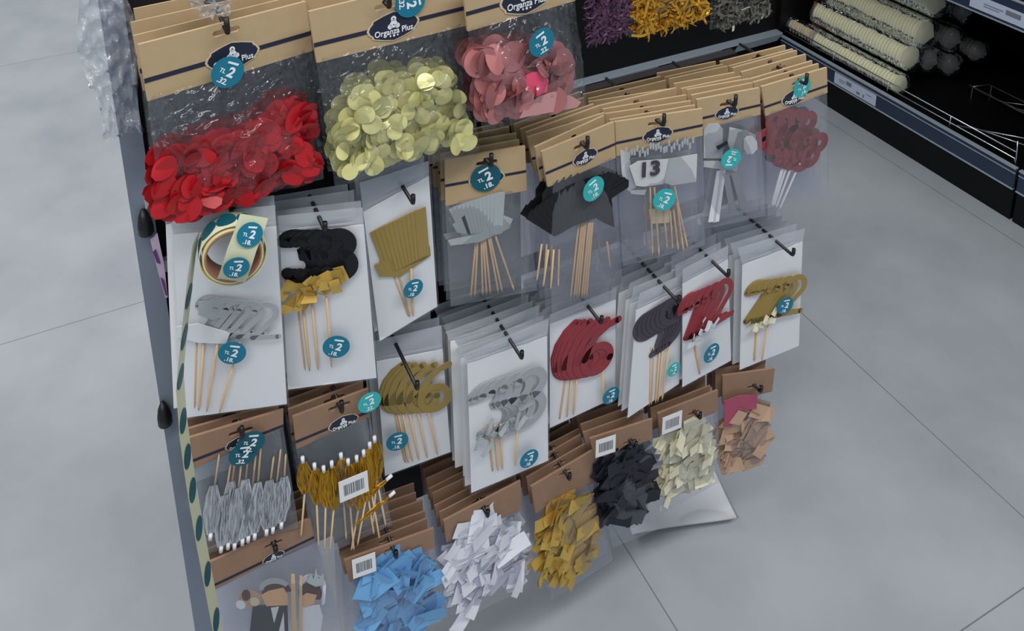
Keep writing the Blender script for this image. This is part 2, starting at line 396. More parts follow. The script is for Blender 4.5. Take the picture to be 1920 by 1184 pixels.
def fans(root, d, base, white_sticks=False, key=''):
    for t, c0, c1, h, r0_, r1_, n, col, st, sb, ns in d.get('fan', []):
        rad = t in '8K'
        for i in range(n):
            k = (i/(n-1))**(2.1 if t in '236' else 1.0); c = lerp(c0, c1, k); y = base-(.0008 if n < 11 else .0004)*i
            z = c[1]
            if t in '8K' and abs(r0_-r1_) > 50: z += h*(.02 if t == '8' else .10)*math.sin(math.pi*k)
            if t in '23689': gm, gs = glyph_mesh(t, M[col], .22 if key in ('C2', 'B5') else .125), h
            else: gm, gs = text_mesh(t, M[col], .03, .012), h*1.38
            o = link('topper', gm, root, loc=(c[0], y, z), rot=(0, -R(r0_+(r1_-r0_)*k), 0), scl=(gs, .05, gs))
            step = (n-1)/(ns-1) if ns > 1 else 1
            j = i/step
            if abs(j-round(j)) < .5/step+1e-6 and ns > 0 and (i == 0 or int(round((i-1)/step)) != int(round(j))):
                p = lerp(st[0], st[1], k); q = lerp(sb[0], sb[1], k)
                s = stick(None, p, q, .0026 if not white_sticks else .0032, y+.0016, M['stickwhite' if white_sticks else 'wood'])
                s.parent = o; s.matrix_parent_inverse = o.matrix_basis.inverted()
    for i, (c, pts, ly) in enumerate(d.get('pl', [])):
        build('decor_plate', MB().plate(pts, base-.0014*ly, .0008), M[c], root)
    for c, p, q, wd in d.get('sk', []):
        stick(root, p, q, wd if c != 'wood' else .0024, base-.0032, M[STICKW[c]], flat=c != 'wood')
    for c, a, b, n, ln, wd in d.get('bow', []):
        ms = [petal_mesh('bow_ribbon', M[c], 'ribbon') for _ in range(4)]
        for i in range(n):
            k = (i+.5)/n; x = a[0]+(b[0]-a[0])*k; z = (a[1]+b[1])/2+random.uniform(-.25, .25)*abs(b[1]-a[1])+(k-.5)*.3*abs(b[1]-a[1])
            link('bow_ribbon', random.choice(ms), root, loc=(x, base-.0068-random.uniform(0, .003), z),
                 rot=(random.gauss(0, .2), R(random.choice([-50, -20, 25, 55, 80])+random.uniform(-12, 12)), random.gauss(0, .25)), scl=(ln, ln*.45, wd))

DATA = {
  'A1': {"o":[0.0946,0.8,1.048],"yaw":9.6,"W":0.1548,"bl":[-0.0775,-0.1807],"br":[0.0818,-0.1997],"hl":[-0.0761,-0.0556],"hr":[0.0804,-0.0531],"hg":[-0.001,-0.0048],"n":3,"badge":[0.0024,-0.0346,0.0475],"st":[[-0.0068,-0.0442,0.0153,-40,"t",".32."]],"fill":["petal",[[-0.0737,-0.1183],[-0.0487,-0.1144],[-0.0195,-0.116],[0.0114,-0.1117],[0.0415,-0.1007],[0.0666,-0.1071],[0.0677,-0.1797],[0.0052,-0.1782],[-0.0603,-0.1746],[-0.0767,-0.1594]],360,0.0267,0.0198,"redp"]},
  'A2': {"o":[0.2497,0.8,1.047],"yaw":6.84,"W":0.1639,"bl":[-0.069,-0.1965],"br":[0.1008,-0.2158],"hl":[-0.0781,-0.0545],"hr":[0.0873,-0.0588],"hg":[-0.0033,-0.0107],"n":2,"badge":[0.0035,-0.0367,0.0534],"st":[[0.0221,-0.0144,0.0166,-90,"t",".32."]],"fill":["disc",[[-0.0598,-0.135],[-0.0495,-0.1059],[-0.0229,-0.0878],[0.0119,-0.0955],[0.0608,-0.1073],[0.0741,-0.1365],[0.0805,-0.1929],[0.0015,-0.1877],[-0.064,-0.1806]],100,0.0196,0.0196,"goldf"]},
  'A3': {"o":[0.394,0.8,1.0453],"yaw":9.03,"W":0.1406,"bl":[-0.0491,-0.179],"br":[0.0968,-0.1954],"hl":[-0.0654,-0.0535],"hr":[0.0763,-0.0561],"hg":[0.0019,-0.0087],"n":2,"badge":[0.0087,-0.0343,0.0645],"st":[[0.0131,-0.0799,0.0165,15,"t",".22."]],"pl":[["pinkf",[[-0.0047,-0.1163],[0.0059,-0.1146],[0.0189,-0.1199],[0.0262,-0.1313],[0.0233,-0.1448],[0.0073,-0.146],[-0.0041,-0.1332]],13],["palerose",[[-0.0122,-0.1655],[-0.0014,-0.1516],[0.0145,-0.1472],[0.0352,-0.1487],[0.0618,-0.1642],[0.0737,-0.175],[0.0675,-0.1797]],12]],"fill":["disc",[[-0.0588,-0.0857],[-0.0454,-0.0776],[0.006,-0.093],[0.0536,-0.1137],[0.0642,-0.1637],[0.0058,-0.1606],[-0.0502,-0.1548]],80,0.0301,0.0301,"rosef"]},
  'B1': {"o":[0.36,0.82,0.8221],"yaw":-10.26,"W":0.0938,"bl":[-0.0455,-0.2006],"br":[0.062,-0.2037],"hl":[-0.0476,-0.0604],"hr":[0.0485,-0.0591],"hg":[0.0014,-0.0104],"n":4,"badge":[0.001,-0.0334,0.0396],"st":[[-0.0004,-0.0313,0.0179,15,"d",".18."]],"fan":[["1",[-0.028,-0.0923],[0.0132,-0.083],0.0539,20,-4,12,"silverm",[[-0.0127,-0.1138],[0.0096,-0.1114]],[[-0.0209,-0.194],[0.0315,-0.1937]],9]],"pl":[["silverm",[[-0.047,-0.104],[-0.0094,-0.1036],[0.0196,-0.0844],[0.0304,-0.0917],[0.0258,-0.1039],[-0.0096,-0.1145],[-0.0442,-0.1119]],3],["silverm",[[-0.0403,-0.0861],[-0.0264,-0.0769],[0.0103,-0.0681],[0.0164,-0.0837],[-0.0157,-0.1058],[-0.0356,-0.0979]],1]]},
  'B2': {"o":[0.4696,0.8,0.8231],"yaw":9.04,"W":0.108,"bl":[-0.037,-0.2347],"br":[0.0783,-0.2556],"hl":[-0.0448,-0.0498],"hr":[0.0581,-0.0505],"hg":[0.005,-0.0109],"n":6,"badge":[0.0094,-0.0304,0.0352],"st":[[0.0108,-0.0662,0.0159,12,"b",".18."]],"fan":[["K",[-0.0368,-0.087],[0.0452,-0.1041],0.0579,44,-38,15,"black",[[0.0036,-0.1179],[0.0203,-0.1237]],[[-0.008,-0.2248],[0.0124,-0.2304]],9]],"sk":[["wood",[-0.046,-0.1328],[-0.0537,-0.1816],0.0025],["wood",[-0.0381,-0.1365],[-0.0426,-0.191],0.0025],["wood",[0.0451,-0.1633],[0.0516,-0.2058],0.0025],["wood",[-0.0301,-0.1402],[-0.0313,-0.1928],0.0025]]},
  'B3': {"o":[0.5822,0.8,0.8208],"yaw":-11.23,"W":0.1144,"bl":[-0.0403,-0.2114],"br":[0.0732,-0.203],"hl":[-0.0539,-0.0475],"hr":[0.06,-0.0378],"hg":[-0.0018,-0.0075],"n":7,"badge":[-0.0011,-0.0261,0.0376],"st":[[0.007,-0.113,0.0152,-30,"b",".18."]],"fan":[],"pl":[["plate",[[-0.0496,-0.0393],[-0.0391,-0.0448],[-0.027,-0.0958],[-0.0374,-0.0992],[-0.0465,-0.0733]],1],["plate",[[-0.0386,-0.0613],[-0.0276,-0.0557],[0.0125,-0.0598],[0.0069,-0.0945],[-0.02,-0.0933],[-0.0293,-0.0901]],4],["plate",[[0.0133,-0.0615],[0.0527,-0.0616],[0.0534,-0.1016],[0.0208,-0.1009],[0.0091,-0.0949]],2],["plate",[[-0.0361,-0.0979],[-0.0141,-0.1005],[-0.016,-0.1078],[-0.0338,-0.1029]],2],["plate2",[[-0.0095,-0.13],[0.0194,-0.1333],[0.019,-0.1552],[-0.0058,-0.1518]],2]],"sk":[["wood",[-0.0093,-0.0968],[-0.0017,-0.2005],0.0029],["wood",[-0.0036,-0.0979],[0.0072,-0.204],0.0029],["wood",[0.0196,-0.138],[0.0253,-0.1965],0.0029],["wood",[0.0239,-0.1365],[0.0335,-0.1999],0.0029],["wood",[0.0278,-0.1255],[0.0411,-0.2031],0.0029],["wood",[0.0238,-0.103],[0.047,-0.2011],0.0029],["wood",[0.0109,-0.1363],[0.0177,-0.1933],0.0029]]},
  'B4': {"o":[0.687,0.8,0.8234],"yaw":-7.85,"W":0.0902,"bl":[-0.0206,-0.1971],"br":[0.071,-0.1984],"hl":[-0.0388,-0.0443],"hr":[0.0498,-0.0393],"hg":[0.001,-0.0116],"n":7,"badge":[-0.001,-0.0265,0.032],"st":[[0.0035,-0.0881,0.0144,160,"b",".22."]],"fan":[],"pl":[["grey",[[-0.033,-0.0457],[-0.0275,-0.0377],[-0.0122,-0.0392],[-0.0054,-0.0482],[-0.0025,-0.0924],[-0.0306,-0.0863]],1],["grey",[[0.0247,-0.0682],[0.0299,-0.0646],[0.0379,-0.0662],[0.0449,-0.0755],[0.0467,-0.0869],[0.04,-0.0935],[0.032,-0.0918],[0.0258,-0.0826]],3],["grey",[[0.0037,-0.047],[0.0237,-0.0556],[0.0304,-0.0914],[0.0134,-0.0957],[0.0022,-0.0699]],2],["grey",[[-0.032,-0.0884],[-0.0086,-0.0934],[0.0195,-0.105],[0.0178,-0.1142],[-0.0315,-0.0971]],3],["greyd",[[0.0161,-0.0572],[0.0276,-0.0556],[0.0426,-0.0664],[0.0463,-0.0829],[0.0384,-0.0931],[0.0286,-0.0895],[0.0199,-0.121],[0.0008,-0.1184]],2],["dark",[[-0.0171,-0.069],[-0.0013,-0.0637],[0.0005,-0.068],[-0.0137,-0.0743]],5]],"sk":[["white",[-0.006,-0.1089],[-0.0137,-0.1846],0.0104],["white",[-0.0022,-0.1082],[-0.0073,-0.1861],0.0088],["greyd",[0.002,-0.1131],[0.0165,-0.1729],0.0088],["greyd",[0.0146,-0.1135],[0.0332,-0.1711],0.0104]]},
  'B5': {"o":[0.7958,0.8,0.8202],"yaw":0.49,"W":0.1127,"bl":[-0.0245,-0.2061],"br":[0.0889,-0.2151],"hl":[-0.0451,-0.0457],"hr":[0.0621,-0.0391],"hg":[0.0084,-0.0071],"n":6,"badge":[0.0016,-0.0297,0.0411],"st":[[0.013,-0.0171,0.0147,20,"b",".18."]],"fan":[["8",[-0.0339,-0.0861],[0.0468,-0.1211],0.0527,60,-40,5,"red",[[-0.0027,-0.1213],[0.0224,-0.1355]],[[-0.0199,-0.1927],[-0.0078,-0.2001]],0],["8",[-0.0231,-0.0668],[0.0254,-0.0853],0.0561,20,-20,4,"red",[[-0.0027,-0.1213],[0.0224,-0.1355]],[[-0.0199,-0.1927],[-0.0078,-0.2001]],0],["3",[-0.012,-0.1038],[0.0296,-0.1227],0.051,10,-30,5,"red",[[-0.0027,-0.1213],[0.0224,-0.1355]],[[-0.0199,-0.1927],[-0.0078,-0.2001]],5]]},
  'C1': {"o":[0.0727,0.8,0.8525],"yaw":-17.09,"W":0.0989,"bl":[-0.0657,-0.2444],"br":[0.0413,-0.2439],"hl":[-0.0484,-0.0213],"hr":[0.0485,-0.0238],"hg":[0.011,-0.0014],"n":2,"st":[[-0.0053,-0.1603,0.0138,-25,"t",".18."]],"fan":[["2",[-0.023,-0.118],[0.0295,-0.1297],0.0464,5,-5,8,"silver",[[-0.0399,-0.1469],[0.0022,-0.1534]],[[-0.0514,-0.2347],[-0.0262,-0.239]],5]],"pl":[["white",[[-0.056,-0.1248],[-0.0354,-0.124],[-0.006,-0.1402],[-0.0114,-0.1527],[-0.0379,-0.1472],[-0.0583,-0.1362]],3],["silverm",[[-0.0328,-0.0992],[-0.0083,-0.0995],[0.0004,-0.1169],[-0.021,-0.1235],[-0.0345,-0.115]],2]]},
  'C2': {"o":[0.1661,0.8,0.8204],"yaw":-17.35,"W":0.0857,"bl":[-0.0497,-0.2204],"br":[0.0455,-0.2197],"hl":[-0.0424,-0.0205],"hr":[0.0428,-0.0206],"hg":[-0.0018,0.0015],"n":3,"st":[[0.006,-0.1619,0.0143,-25,"t",".18."]],"fan":[["3",[-0.0273,-0.0493],[0.0149,-0.0495],0.0609,4,-2,8,"black",[[-0.0312,-0.1006],[-0.0006,-0.1015]],[[-0.0297,-0.1983],[-0.0011,-0.1928]],5]],"bow":[["goldm",[-0.0423,-0.0624],[0.0185,-0.1158],18,0.0209,0.011]]},
  'C3': {"o":[0.2534,0.82,0.8289],"yaw":3.39,"W":0.0802,"bl":[-0.0289,-0.2115],"br":[0.0433,-0.1957],"hl":[-0.0382,-0.0371],"hr":[0.0394,-0.0187],"hg":[0.0081,-0.0215],"n":3,"st":[[0.0105,-0.149,0.0119,-20,"t",".18."]],"fan":[["1",[-0.0176,-0.0976],[0.0262,-0.0882],0.062,14,2,11,"gold",[[-0.009,-0.1271],[0.0212,-0.1289]],[[0.0072,-0.1945],[0.0138,-0.193]],5]],"pl":[["gold",[[-0.0305,-0.1063],[0.0359,-0.1075],[0.0367,-0.1208],[-0.0017,-0.1338],[-0.0253,-0.1239]],1]]},
  'C4': {"o":[0.2648,0.84,0.594],"yaw":-8.71,"W":0.0815,"bl":[-0.0373,-0.2057],"br":[0.046,-0.1964],"hl":[-0.0386,-0.03],"hr":[0.0409,-0.0353],"hg":[-0.0149,-0.0113],"n":3,"st":[[-0.0211,-0.1458,0.0136,-10,"t",".18."]],"fan":[["6",[-0.0186,-0.0782],[0.0286,-0.0865],0.0706,8,-4,7,"gold",[[-0.0214,-0.1096],[0.019,-0.1144]],[[-0.012,-0.1934],[0.0284,-0.1905]],7]]},
  'C5': {"o":[0.375,0.8,0.5773],"yaw":2.46,"W":0.1179,"bl":[-0.0525,-0.2156],"br":[0.0581,-0.225],"hl":[-0.0531,-0.0159],"hr":[0.056,-0.0252],"hg":[0.0032,-0.0052],"n":7,"st":[[0.024,-0.1926,0.0133,-15,"t",".18."]],"fan":[["3",[-0.028,-0.0957],[0.0268,-0.1004],0.0907,14,-4,7,"silver",[[-0.0292,-0.1198],[0.0114,-0.1327]],[[-0.0232,-0.1974],[0.007,-0.2005]],5]],"bow":[["silverm",[-0.0496,-0.0968],[0.0227,-0.1573],12,0.0193,0.0067]]},
  'C6': {"o":[0.4932,0.82,0.5662],"yaw":1.58,"W":0.0997,"bl":[-0.0492,-0.1812],"br":[0.0525,-0.1807],"hl":[-0.0498,-0.0147],"hr":[0.0495,-0.0183],"hg":[0.006,-0.0103],"n":5,"st":[[0.0389,-0.1614,0.0132,-10,"t",".18."]],"fan":[["6",[-0.0245,-0.0707],[0.0218,-0.0788],0.085,10,-14,8,"red",[[-0.0266,-0.1039],[0.0276,-0.1162]],[[-0.0356,-0.1736],[0.0307,-0.1755]],6]]},
  'C7': {"o":[0.598,0.8,0.568],"yaw":3.41,"W":0.0691,"bl":[-0.0471,-0.1967],"br":[0.0396,-0.1831],"hl":[-0.0395,-0.0244],"hr":[0.0358,-0.0217],"hg":[0.0041,0.0043],"n":7,"st":[[0.0199,-0.1398,0.011,-5,"b",".18."]],"fan":[["9",[-0.0149,-0.0697],[0.0202,-0.0598],0.0752,30,12,7,"blackg",[[-0.0137,-0.0962],[0.0158,-0.097]],[[-0.011,-0.1957],[0.007,-0.1914]],5]]},
  'C8': {"o":[0.6683,0.8,0.5841],"yaw":7.69,"W":0.0838,"bl":[-0.0294,-0.1999],"br":[0.066,-0.2065],"hl":[-0.0404,-0.0233],"hr":[0.0439,-0.0233],"hg":[0.0126,-0.0124],"n":5,"st":[[0.0124,-0.1565,0.0148,-15,"t",".18."]],"fan":[["2",[-0.0222,-0.0797],[0.0301,-0.0812],0.074,20,2,8,"red",[[-0.0201,-0.1115],[0.0176,-0.1177]],[[0.0019,-0.1957],[0.0098,-0.1909]],4]],"bow":[["white",[-0.0299,-0.0828],[0.022,-0.1343],9,0.0148,0.0085]]},
  'C9': {"o":[0.7822,0.8,0.5746],"yaw":-4.87,"W":0.1123,"bl":[-0.0365,-0.2144],"br":[0.0662,-0.2078],"hl":[-0.0461,-0.0309],"hr":[0.0538,-0.0215],"hg":[0.0073,-0.0072],"n":6,"st":[[0.0248,-0.1137,0.014,-15,"t",".18."]],"fan":[["2",[-0.0182,-0.0979],[0.0404,-0.103],0.0698,6,-8,9,"gold",[[-0.0146,-0.1404],[0.0173,-0.1418]],[[-0.0137,-0.2066],[0.0065,-0.2062]],5]],"bow":[["cream",[-0.0383,-0.1123],[0.0118,-0.1512],10,0.0121,0.0084]]},
  'D1': {"o":[0.0618,0.8,0.5961],"yaw":-4.93,"W":0.0947,"bl":[-0.0521,-0.1614],"br":[0.0506,-0.1697],"hl":[-0.0475,-0.0405],"hr":[0.0455,-0.0231],"hg":[0.0027,-0.0089],"n":4,"badge":[0.0001,-0.025,0.0277],"st":[[0.0112,-0.0219,0.0144,-25,"d",".32."],[0.002,-0.034,0.0144,-20,"d",".32."]]},
  'D2': {"o":[0.1605,0.8,0.5776],"yaw":-0.19,"W":0.0845,"bl":[-0.0335,-0.2136],"br":[0.0597,-0.213],"hl":[-0.0417,-0.0446],"hr":[0.0413,-0.0388],"hg":[0.0085,-0.0047],"n":4,"badge":[0.0115,-0.0323,0.0324],"st":[[0.0404,-0.0108,0.0132,0,"b",".22."]],"bc":[0.015,-0.1159,0.0336,0.0304]},
  'E1': {"o":[0.0694,0.8,0.4278],"yaw":0.48,"W":0.115,"bl":[-0.0492,-0.1795],"br":[0.0829,-0.21],"hl":[-0.0551,-0.0415],"hr":[0.06,-0.0328],"hg":[0.0147,-0.0103],"n":3,"badge":[0.0129,-0.0308,0.023]},
  'E2': {"o":[0.2158,0.8,0.3376],"yaw":-5.38,"W":0.1096,"bl":[-0.0552,-0.1636],"br":[0.0625,-0.1616],"hl":[-0.0507,-0.0363],"hr":[0.0551,-0.0306],"hg":[0.0029,-0.0018],"n":5,"bc":[-0.0336,-0.0036,0.0275,0.0297],"fill":["ribbon",[[-0.0299,-0.0293],[0.0193,-0.0196],[0.0487,-0.0726],[0.0416,-0.1546],[-0.0322,-0.1298]],52,0.0353,0.0222,"blue"]},
  'E3': {"o":[0.3381,0.8,0.3398],"yaw":3.32,"W":0.1087,"bl":[-0.0471,-0.1861],"br":[0.0654,-0.1933],"hl":[-0.0519,-0.0366],"hr":[0.0556,-0.0495],"hg":[0.0001,-0.0109],"n":7,"fill":["ribbon",[[-0.0427,-0.0303],[0.0211,-0.0291],[0.0401,-0.0792],[0.0531,-0.1678],[0.0076,-0.146],[-0.0316,-0.1702],[-0.0395,-0.0996]],60,0.0461,0.02,"whitef"]},
  'E4': {"o":[0.453,0.8,0.3332],"yaw":6.12,"W":0.0999,"bl":[-0.0157,-0.2269],"br":[0.0901,-0.229],"hl":[-0.0435,-0.0495],"hr":[0.0566,-0.0572],"hg":[0.002,-0.006],"n":5,"fill":["ribbon",[[-0.0318,-0.0587],[-0.0021,-0.051],[0.0331,-0.0696],[0.0527,-0.1403],[0.043,-0.2027],[-0.014,-0.1904],[-0.0426,-0.1306]],64,0.0396,0.018,"goldm"]},
  'E5': {"o":[0.5425,0.8,0.3552],"yaw":-6.87,"W":0.0925,"bl":[-0.0073,-0.2128],"br":[0.0631,-0.2089],"hl":[-0.0377,-0.0399],"hr":[0.0476,-0.0349],"hg":[0.0133,-0.024],"n":6,"bc":[-0.0282,-0.0071,0.0288,0.0292],"fill":["ribbon",[[-0.0337,-0.0398],[0.0207,-0.0357],[0.0383,-0.0753],[0.0469,-0.1463],[0.0212,-0.17],[-0.0203,-0.1426]],56,0.0362,0.0198,"black2"]},
  'E6': {"o":[0.6525,0.8,0.3497],"yaw":-2.96,"W":0.0992,"bl":[-0.0323,-0.1919],"br":[0.0684,-0.1783],"hl":[-0.0444,-0.0398],"hr":[0.0522,-0.0384],"hg":[0.0106,-0.0208],"n":5,"bc":[-0.0331,-0.0112,0.0314,0.0302],"fill":["ribbon",[[-0.0383,-0.0466],[0.0242,-0.034],[0.0393,-0.1008],[0.0373,-0.1547],[-0.0364,-0.1624]],56,0.0351,0.0157,"cream"]},
  'E7': {"o":[0.7595,0.8,0.3541],"yaw":-16.72,"W":0.0797,"bl":[-0.0215,-0.189],"br":[0.0415,-0.1805],"hl":[-0.0367,-0.0519],"hr":[0.039,-0.0416],"hg":[0.0098,-0.0249],"n":3,"pl":[["pink",[[-0.0384,-0.0364],[-0.0169,-0.0305],[0.0117,-0.0336],[0.0119,-0.058],[-0.0108,-0.0608],[-0.0255,-0.0857],[-0.0363,-0.0837]],7],["tan",[[-0.0293,-0.0771],[-0.016,-0.0559],[-0.0024,-0.0643],[-0.0125,-0.0841]],8]],"fill":["ribbon",[[-0.0324,-0.0795],[0.0219,-0.0598],[0.0319,-0.1264],[0.0215,-0.1652],[-0.0287,-0.1657]],46,0.0336,0.0202,"tan"]},
}

# what each front pack is: label, short phrase for the ones behind it, header material, brand stripe?
INFO = {
 'A1': ('large clear bag of red satin petals under a kraft header, leftmost of the top row', 'red petal bag'),
 'A2': ('large clear bag of pale gold round confetti under a kraft header', 'pale gold confetti bag'),
 'A3': ('clear bag of rose and pink foil confetti with one hot pink piece', 'rose foil confetti bag'),
 'B1': ('kraft-topped pack of silver toppers on wooden sticks, directly below the gold confetti bag', 'silver topper pack'),
 'B2': ('kraft-topped pack of black glitter toppers on a bundle of wooden sticks', 'black glitter topper pack'),
 'B3': ('kraft-topped pack of silver-white toppers reading 13 on wooden sticks', 'number 13 topper pack'),
 'B4': ('kraft-topped pack of pale grey toppers on wide flat white sticks', 'pale grey topper pack'),
 'B5': ('kraft-topped pack of red glitter toppers on thin white sticks, at the right end', 'red glitter topper pack on white sticks'),
 'C1': ('white card pack of silver glitter toppers behind the hanging sticker roll', 'silver topper card behind the sticker roll'),
 'C2': ('white card pack of black glitter number toppers with gold satin bows', 'black toppers with gold bows'),
 'C3': ('tilted white card pack of gold glitter toppers under the gold confetti bag', 'gold topper card under the gold confetti bag'),
 'C4': ('white card pack of gold glitter ring toppers with a long peg sticking out above', 'gold ring topper card'),
 'C5': ('white card pack of silver glitter number 3 toppers in front of a thick stack', 'silver number 3 card'),
 'C6': ('white card pack of red glitter number 6 toppers with no bows', 'red number 6 card'),
 'C7': ('narrow white card pack of charcoal glitter toppers with a pale turquoise sticker', 'charcoal topper card'),
 'C8': ('white card pack of red glitter toppers with white bows', 'red toppers with white bows'),
 'C9': ('white card pack of gold glitter toppers with ivory bows, rightmost of its row', 'gold toppers with ivory bows'),
 'D1': ('kraft-topped pack of wooden picks with silver fringe hanging down', 'silver fringe pick pack'),
 'D2': ('kraft-topped pack of picks with gold fringe, white tips and a barcode label', 'gold fringe pick pack'),
 'E1': ('kraft-topped pack of bride and groom paper toppers at the lower left', 'bride and groom topper pack'),
 'E2': ('clear pack of sky blue folded paper pieces under a plain kraft header', 'sky blue paper pack'),
 'E3': ('clear pack of white satin ribbon pieces under a plain kraft header', 'white ribbon pack'),
 'E4': ('clear pack of shiny gold ribbon pieces under a plain kraft header', 'gold ribbon pack'),
 'E5': ('clear pack of black ribbon pieces with a barcode label', 'black ribbon pack'),
 'E6': ('clear pack of ivory satin pieces with a barcode label', 'ivory satin pack'),
 'E7': ('pack of tan and dusty pink felt pieces, rightmost of the lowest row', 'tan felt pack'),
}
ORD = ['first', 'second', 'third', 'fourth', 'fifth', 'sixth', 'seventh', 'eighth']
YS = 0.905          # plane the pegs are fixed in
ROWZ = {}

def copy_pack(root, loc, rz, keep, label, group, flat=1.0):
    r = root.copy(); COL.objects.link(r); r.location = loc; r.rotation_euler = (0, 0, rz); r['label'] = label; r['group'] = group
    r.scale = (1, flat, 1)
    for ch in root.children:
        if ch.name.split('.')[0] in keep:
            c = ch.copy(); COL.objects.link(c); c.parent = r
            for g in ch.children:
                if g.name.split('.')[0] in keep:
                    e = g.copy(); COL.objects.link(e); e.parent = c
    return r

for key, d in DATA.items():
    row = key[0]; o = d['o']; yaw = R(d['yaw']); W = d['W']; h = W/2
    label, phrase = INFO[key]
    card = row == 'C'
    name = 'topper_card_pack' if card else {'A': 'confetti_bag', 'B': 'topper_bag', 'D': 'pick_bag', 'E': 'ribbon_bag'}[row]
    if key == 'E1': name = 'topper_bag'
    if key == 'A1': name = 'petal_bag'
    root = tag(empty(name, o, yaw), label, 'party supply pack' if row != 'A' else 'confetti bag')
    hl, hr, bl, br, hg = d['hl'], d['hr'], d['bl'], d['br'], d['hg']
    hg = [hg[0], min(hg[1], -.006)]
    th = .0012
    if not card:
        hm = M['kraft'] if row in 'AB' else M['kraft2']
        hs = build('header_card', MB().plate([(-h, 0), (h, 0), (hr[0], hr[1]), (hl[0], hl[1])], -.0016, .003, [slot(hg[0], hg[1]-.003, 1.0 if row != 'E' else .8)]), hm, root)
        if 'badge' in d:
            bx, bz, bw = d['badge']; fr = .62 if row != 'D' else .55
            sl = math.atan2((hr[1]-hl[1])*fr, W)
            zc = bz
            pa = ((-h+hl[0])/2, zc-(bx+h)*math.tan(sl)); 
            x0 = -h+(hl[0]+h)*.6; x1 = h+(hr[0]-h)*.6
            z0 = zc+(x0-bx)*math.tan(sl); z1 = zc+(x1-bx)*math.tan(sl); tw = .0022 if row == 'A' else .0016
            build('printed_stripe', MB().plate([(x0, z0+tw), (x1, z1+tw), (x1, z1-tw), (x0, z0-tw)], -.0020, .0004), M['navy'], hs)
            badge(hs, bx, bz, bw, -.0024, sl)
        dep = {'A': .027, 'B': .0115, 'D': .009, 'E': .016}[row]
        if key in ('B2', 'B5'): dep = .0185
        fm = M['filmA'] if row == 'A' else (M['filmB'] if row in 'BE' else M['film'])
        build('film_bag', quad_film((hl[0], hl[1]+.004), (hr[0], hr[1]+.004), br, bl, dep, hash(key) % 97 if 0 else ord(key[1])*3.1+ord(row), wr=.0042 if row == 'A' else .0014, nu=34 if row == 'A' else 16, nv=36 if row == 'A' else 18), fm, root, True)
        base = -.001
        if 'fill' in d:
            nm = {'petal': 'petals', 'disc': 'confetti_disc', 'ribbon': 'ribbon_piece'}[d['fill'][0]]
            fill(root, d['fill'], -dep*.62, -.0015, nm)
        fans(root, d, base, white_sticks=(key == 'B5'), key=key)
    else:
        build('backing_card', MB().plate([tuple(hl), tuple(hr), tuple(br), tuple(bl)], 0, .0008), M['card'], root)
        g = .0022
        build('film_sleeve', quad_film((hl[0]-g, hl[1]), (hr[0]+g, hr[1]), (br[0]+g, br[1]-g), (bl[0]-g, bl[1]-g), .0035, ord(key[1])*2.3, back=False, wr=.0006), M['sleeve'], root, True)
        gl = lerp(hl, (-h, 0), .22); gr = lerp(hr, (h, 0), .22)
        build('hanging_flap', quad_film((-h, 0), (h, 0), tuple(gr), tuple(gl), .0012, ord(key[1])*1.3, back=True, wr=.0010, nv=6), M['flap'], root, True)
        build('seal_strip', quad_film(tuple(gl), tuple(gr), tuple(hr), tuple(hl), .0016, ord(key[1])*.3, back=False, wr=.0006, nv=3), M['seal'], root, True)
        fans(root, d, -.0012, key=key)
    for (x, z, r, rot, tone, pr) in d.get('st', []):
        yy = {'A': -.0185 if z < hl[1] else -.0035, 'B': -.0125 if z < hl[1] else -.0035, 'C': -.0105, 'D': -.0095, 'E': -.012}[row]
        if key == 'A1': yy = -.0125
        if key == 'A2': yy = -.0045
        if key == 'A3': yy = -.024
        if key == 'B2': yy = -.0170
        price_sticker(root, x, z, r, rot, tone, pr, yy)
    if 'bc' in d:
        x, z, bw, bh = d['bc']; sl = math.atan2(hr[1]-hl[1], W)*.5
        lb = build('barcode_label', MB().plate([(-bw/2, -bh/2), (bw/2, -bh/2), (bw/2, bh/2), (-bw/2, bh/2)], 0, .0004), M['label'], root, loc=(x, -.013, z), rot=(0, 0, 0))
        bb = MB(); xx = -bw*.34
        while xx < bw*.34:
            ww = random.choice([.02, .035, .05])*bw; bb.plate([(xx, -bh*.25), (xx+ww, -bh*.25), (xx+ww, bh*.25), (xx, bh*.25)], 0, .0002); xx += ww+random.choice([.015, .03])*bw
        build('barcode', bb, M['barcode'], lb, loc=(0, -.0003, 0))
    if key == 'B3':
        link('number_text', text_mesh('13', M['blackg'], .03), root, loc=(d['pl'][1][1][0][0]+.026, -.0082, d['pl'][1][1][0][1]-.008), scl=(.030, .05, .028))
        tn = MB()
        for i in range(26):
            x = -.044+i*.0035; z = -.047+random.uniform(-.005, .005)
            tn.plate([(x, z), (x+.0022, z+.001), (x+.002, z+.010), (x-.001, z+.008)], -.006-random.uniform(0, .002), .0005)
        build('foil_fringe', tn, M['silverm'], root)
    # ---- the packs behind this one on the same peg
    n = d['n']; room = YS-.014-o[1]-h*abs(math.sin(yaw))*.5; sp = min(.0135 if row != 'A' else .024, room/(n+.3))
    keep = {'header_card', 'printed_stripe', 'film_bag', 'backing_card', 'hanging_flap', 'seal_strip', 'film_sleeve'}
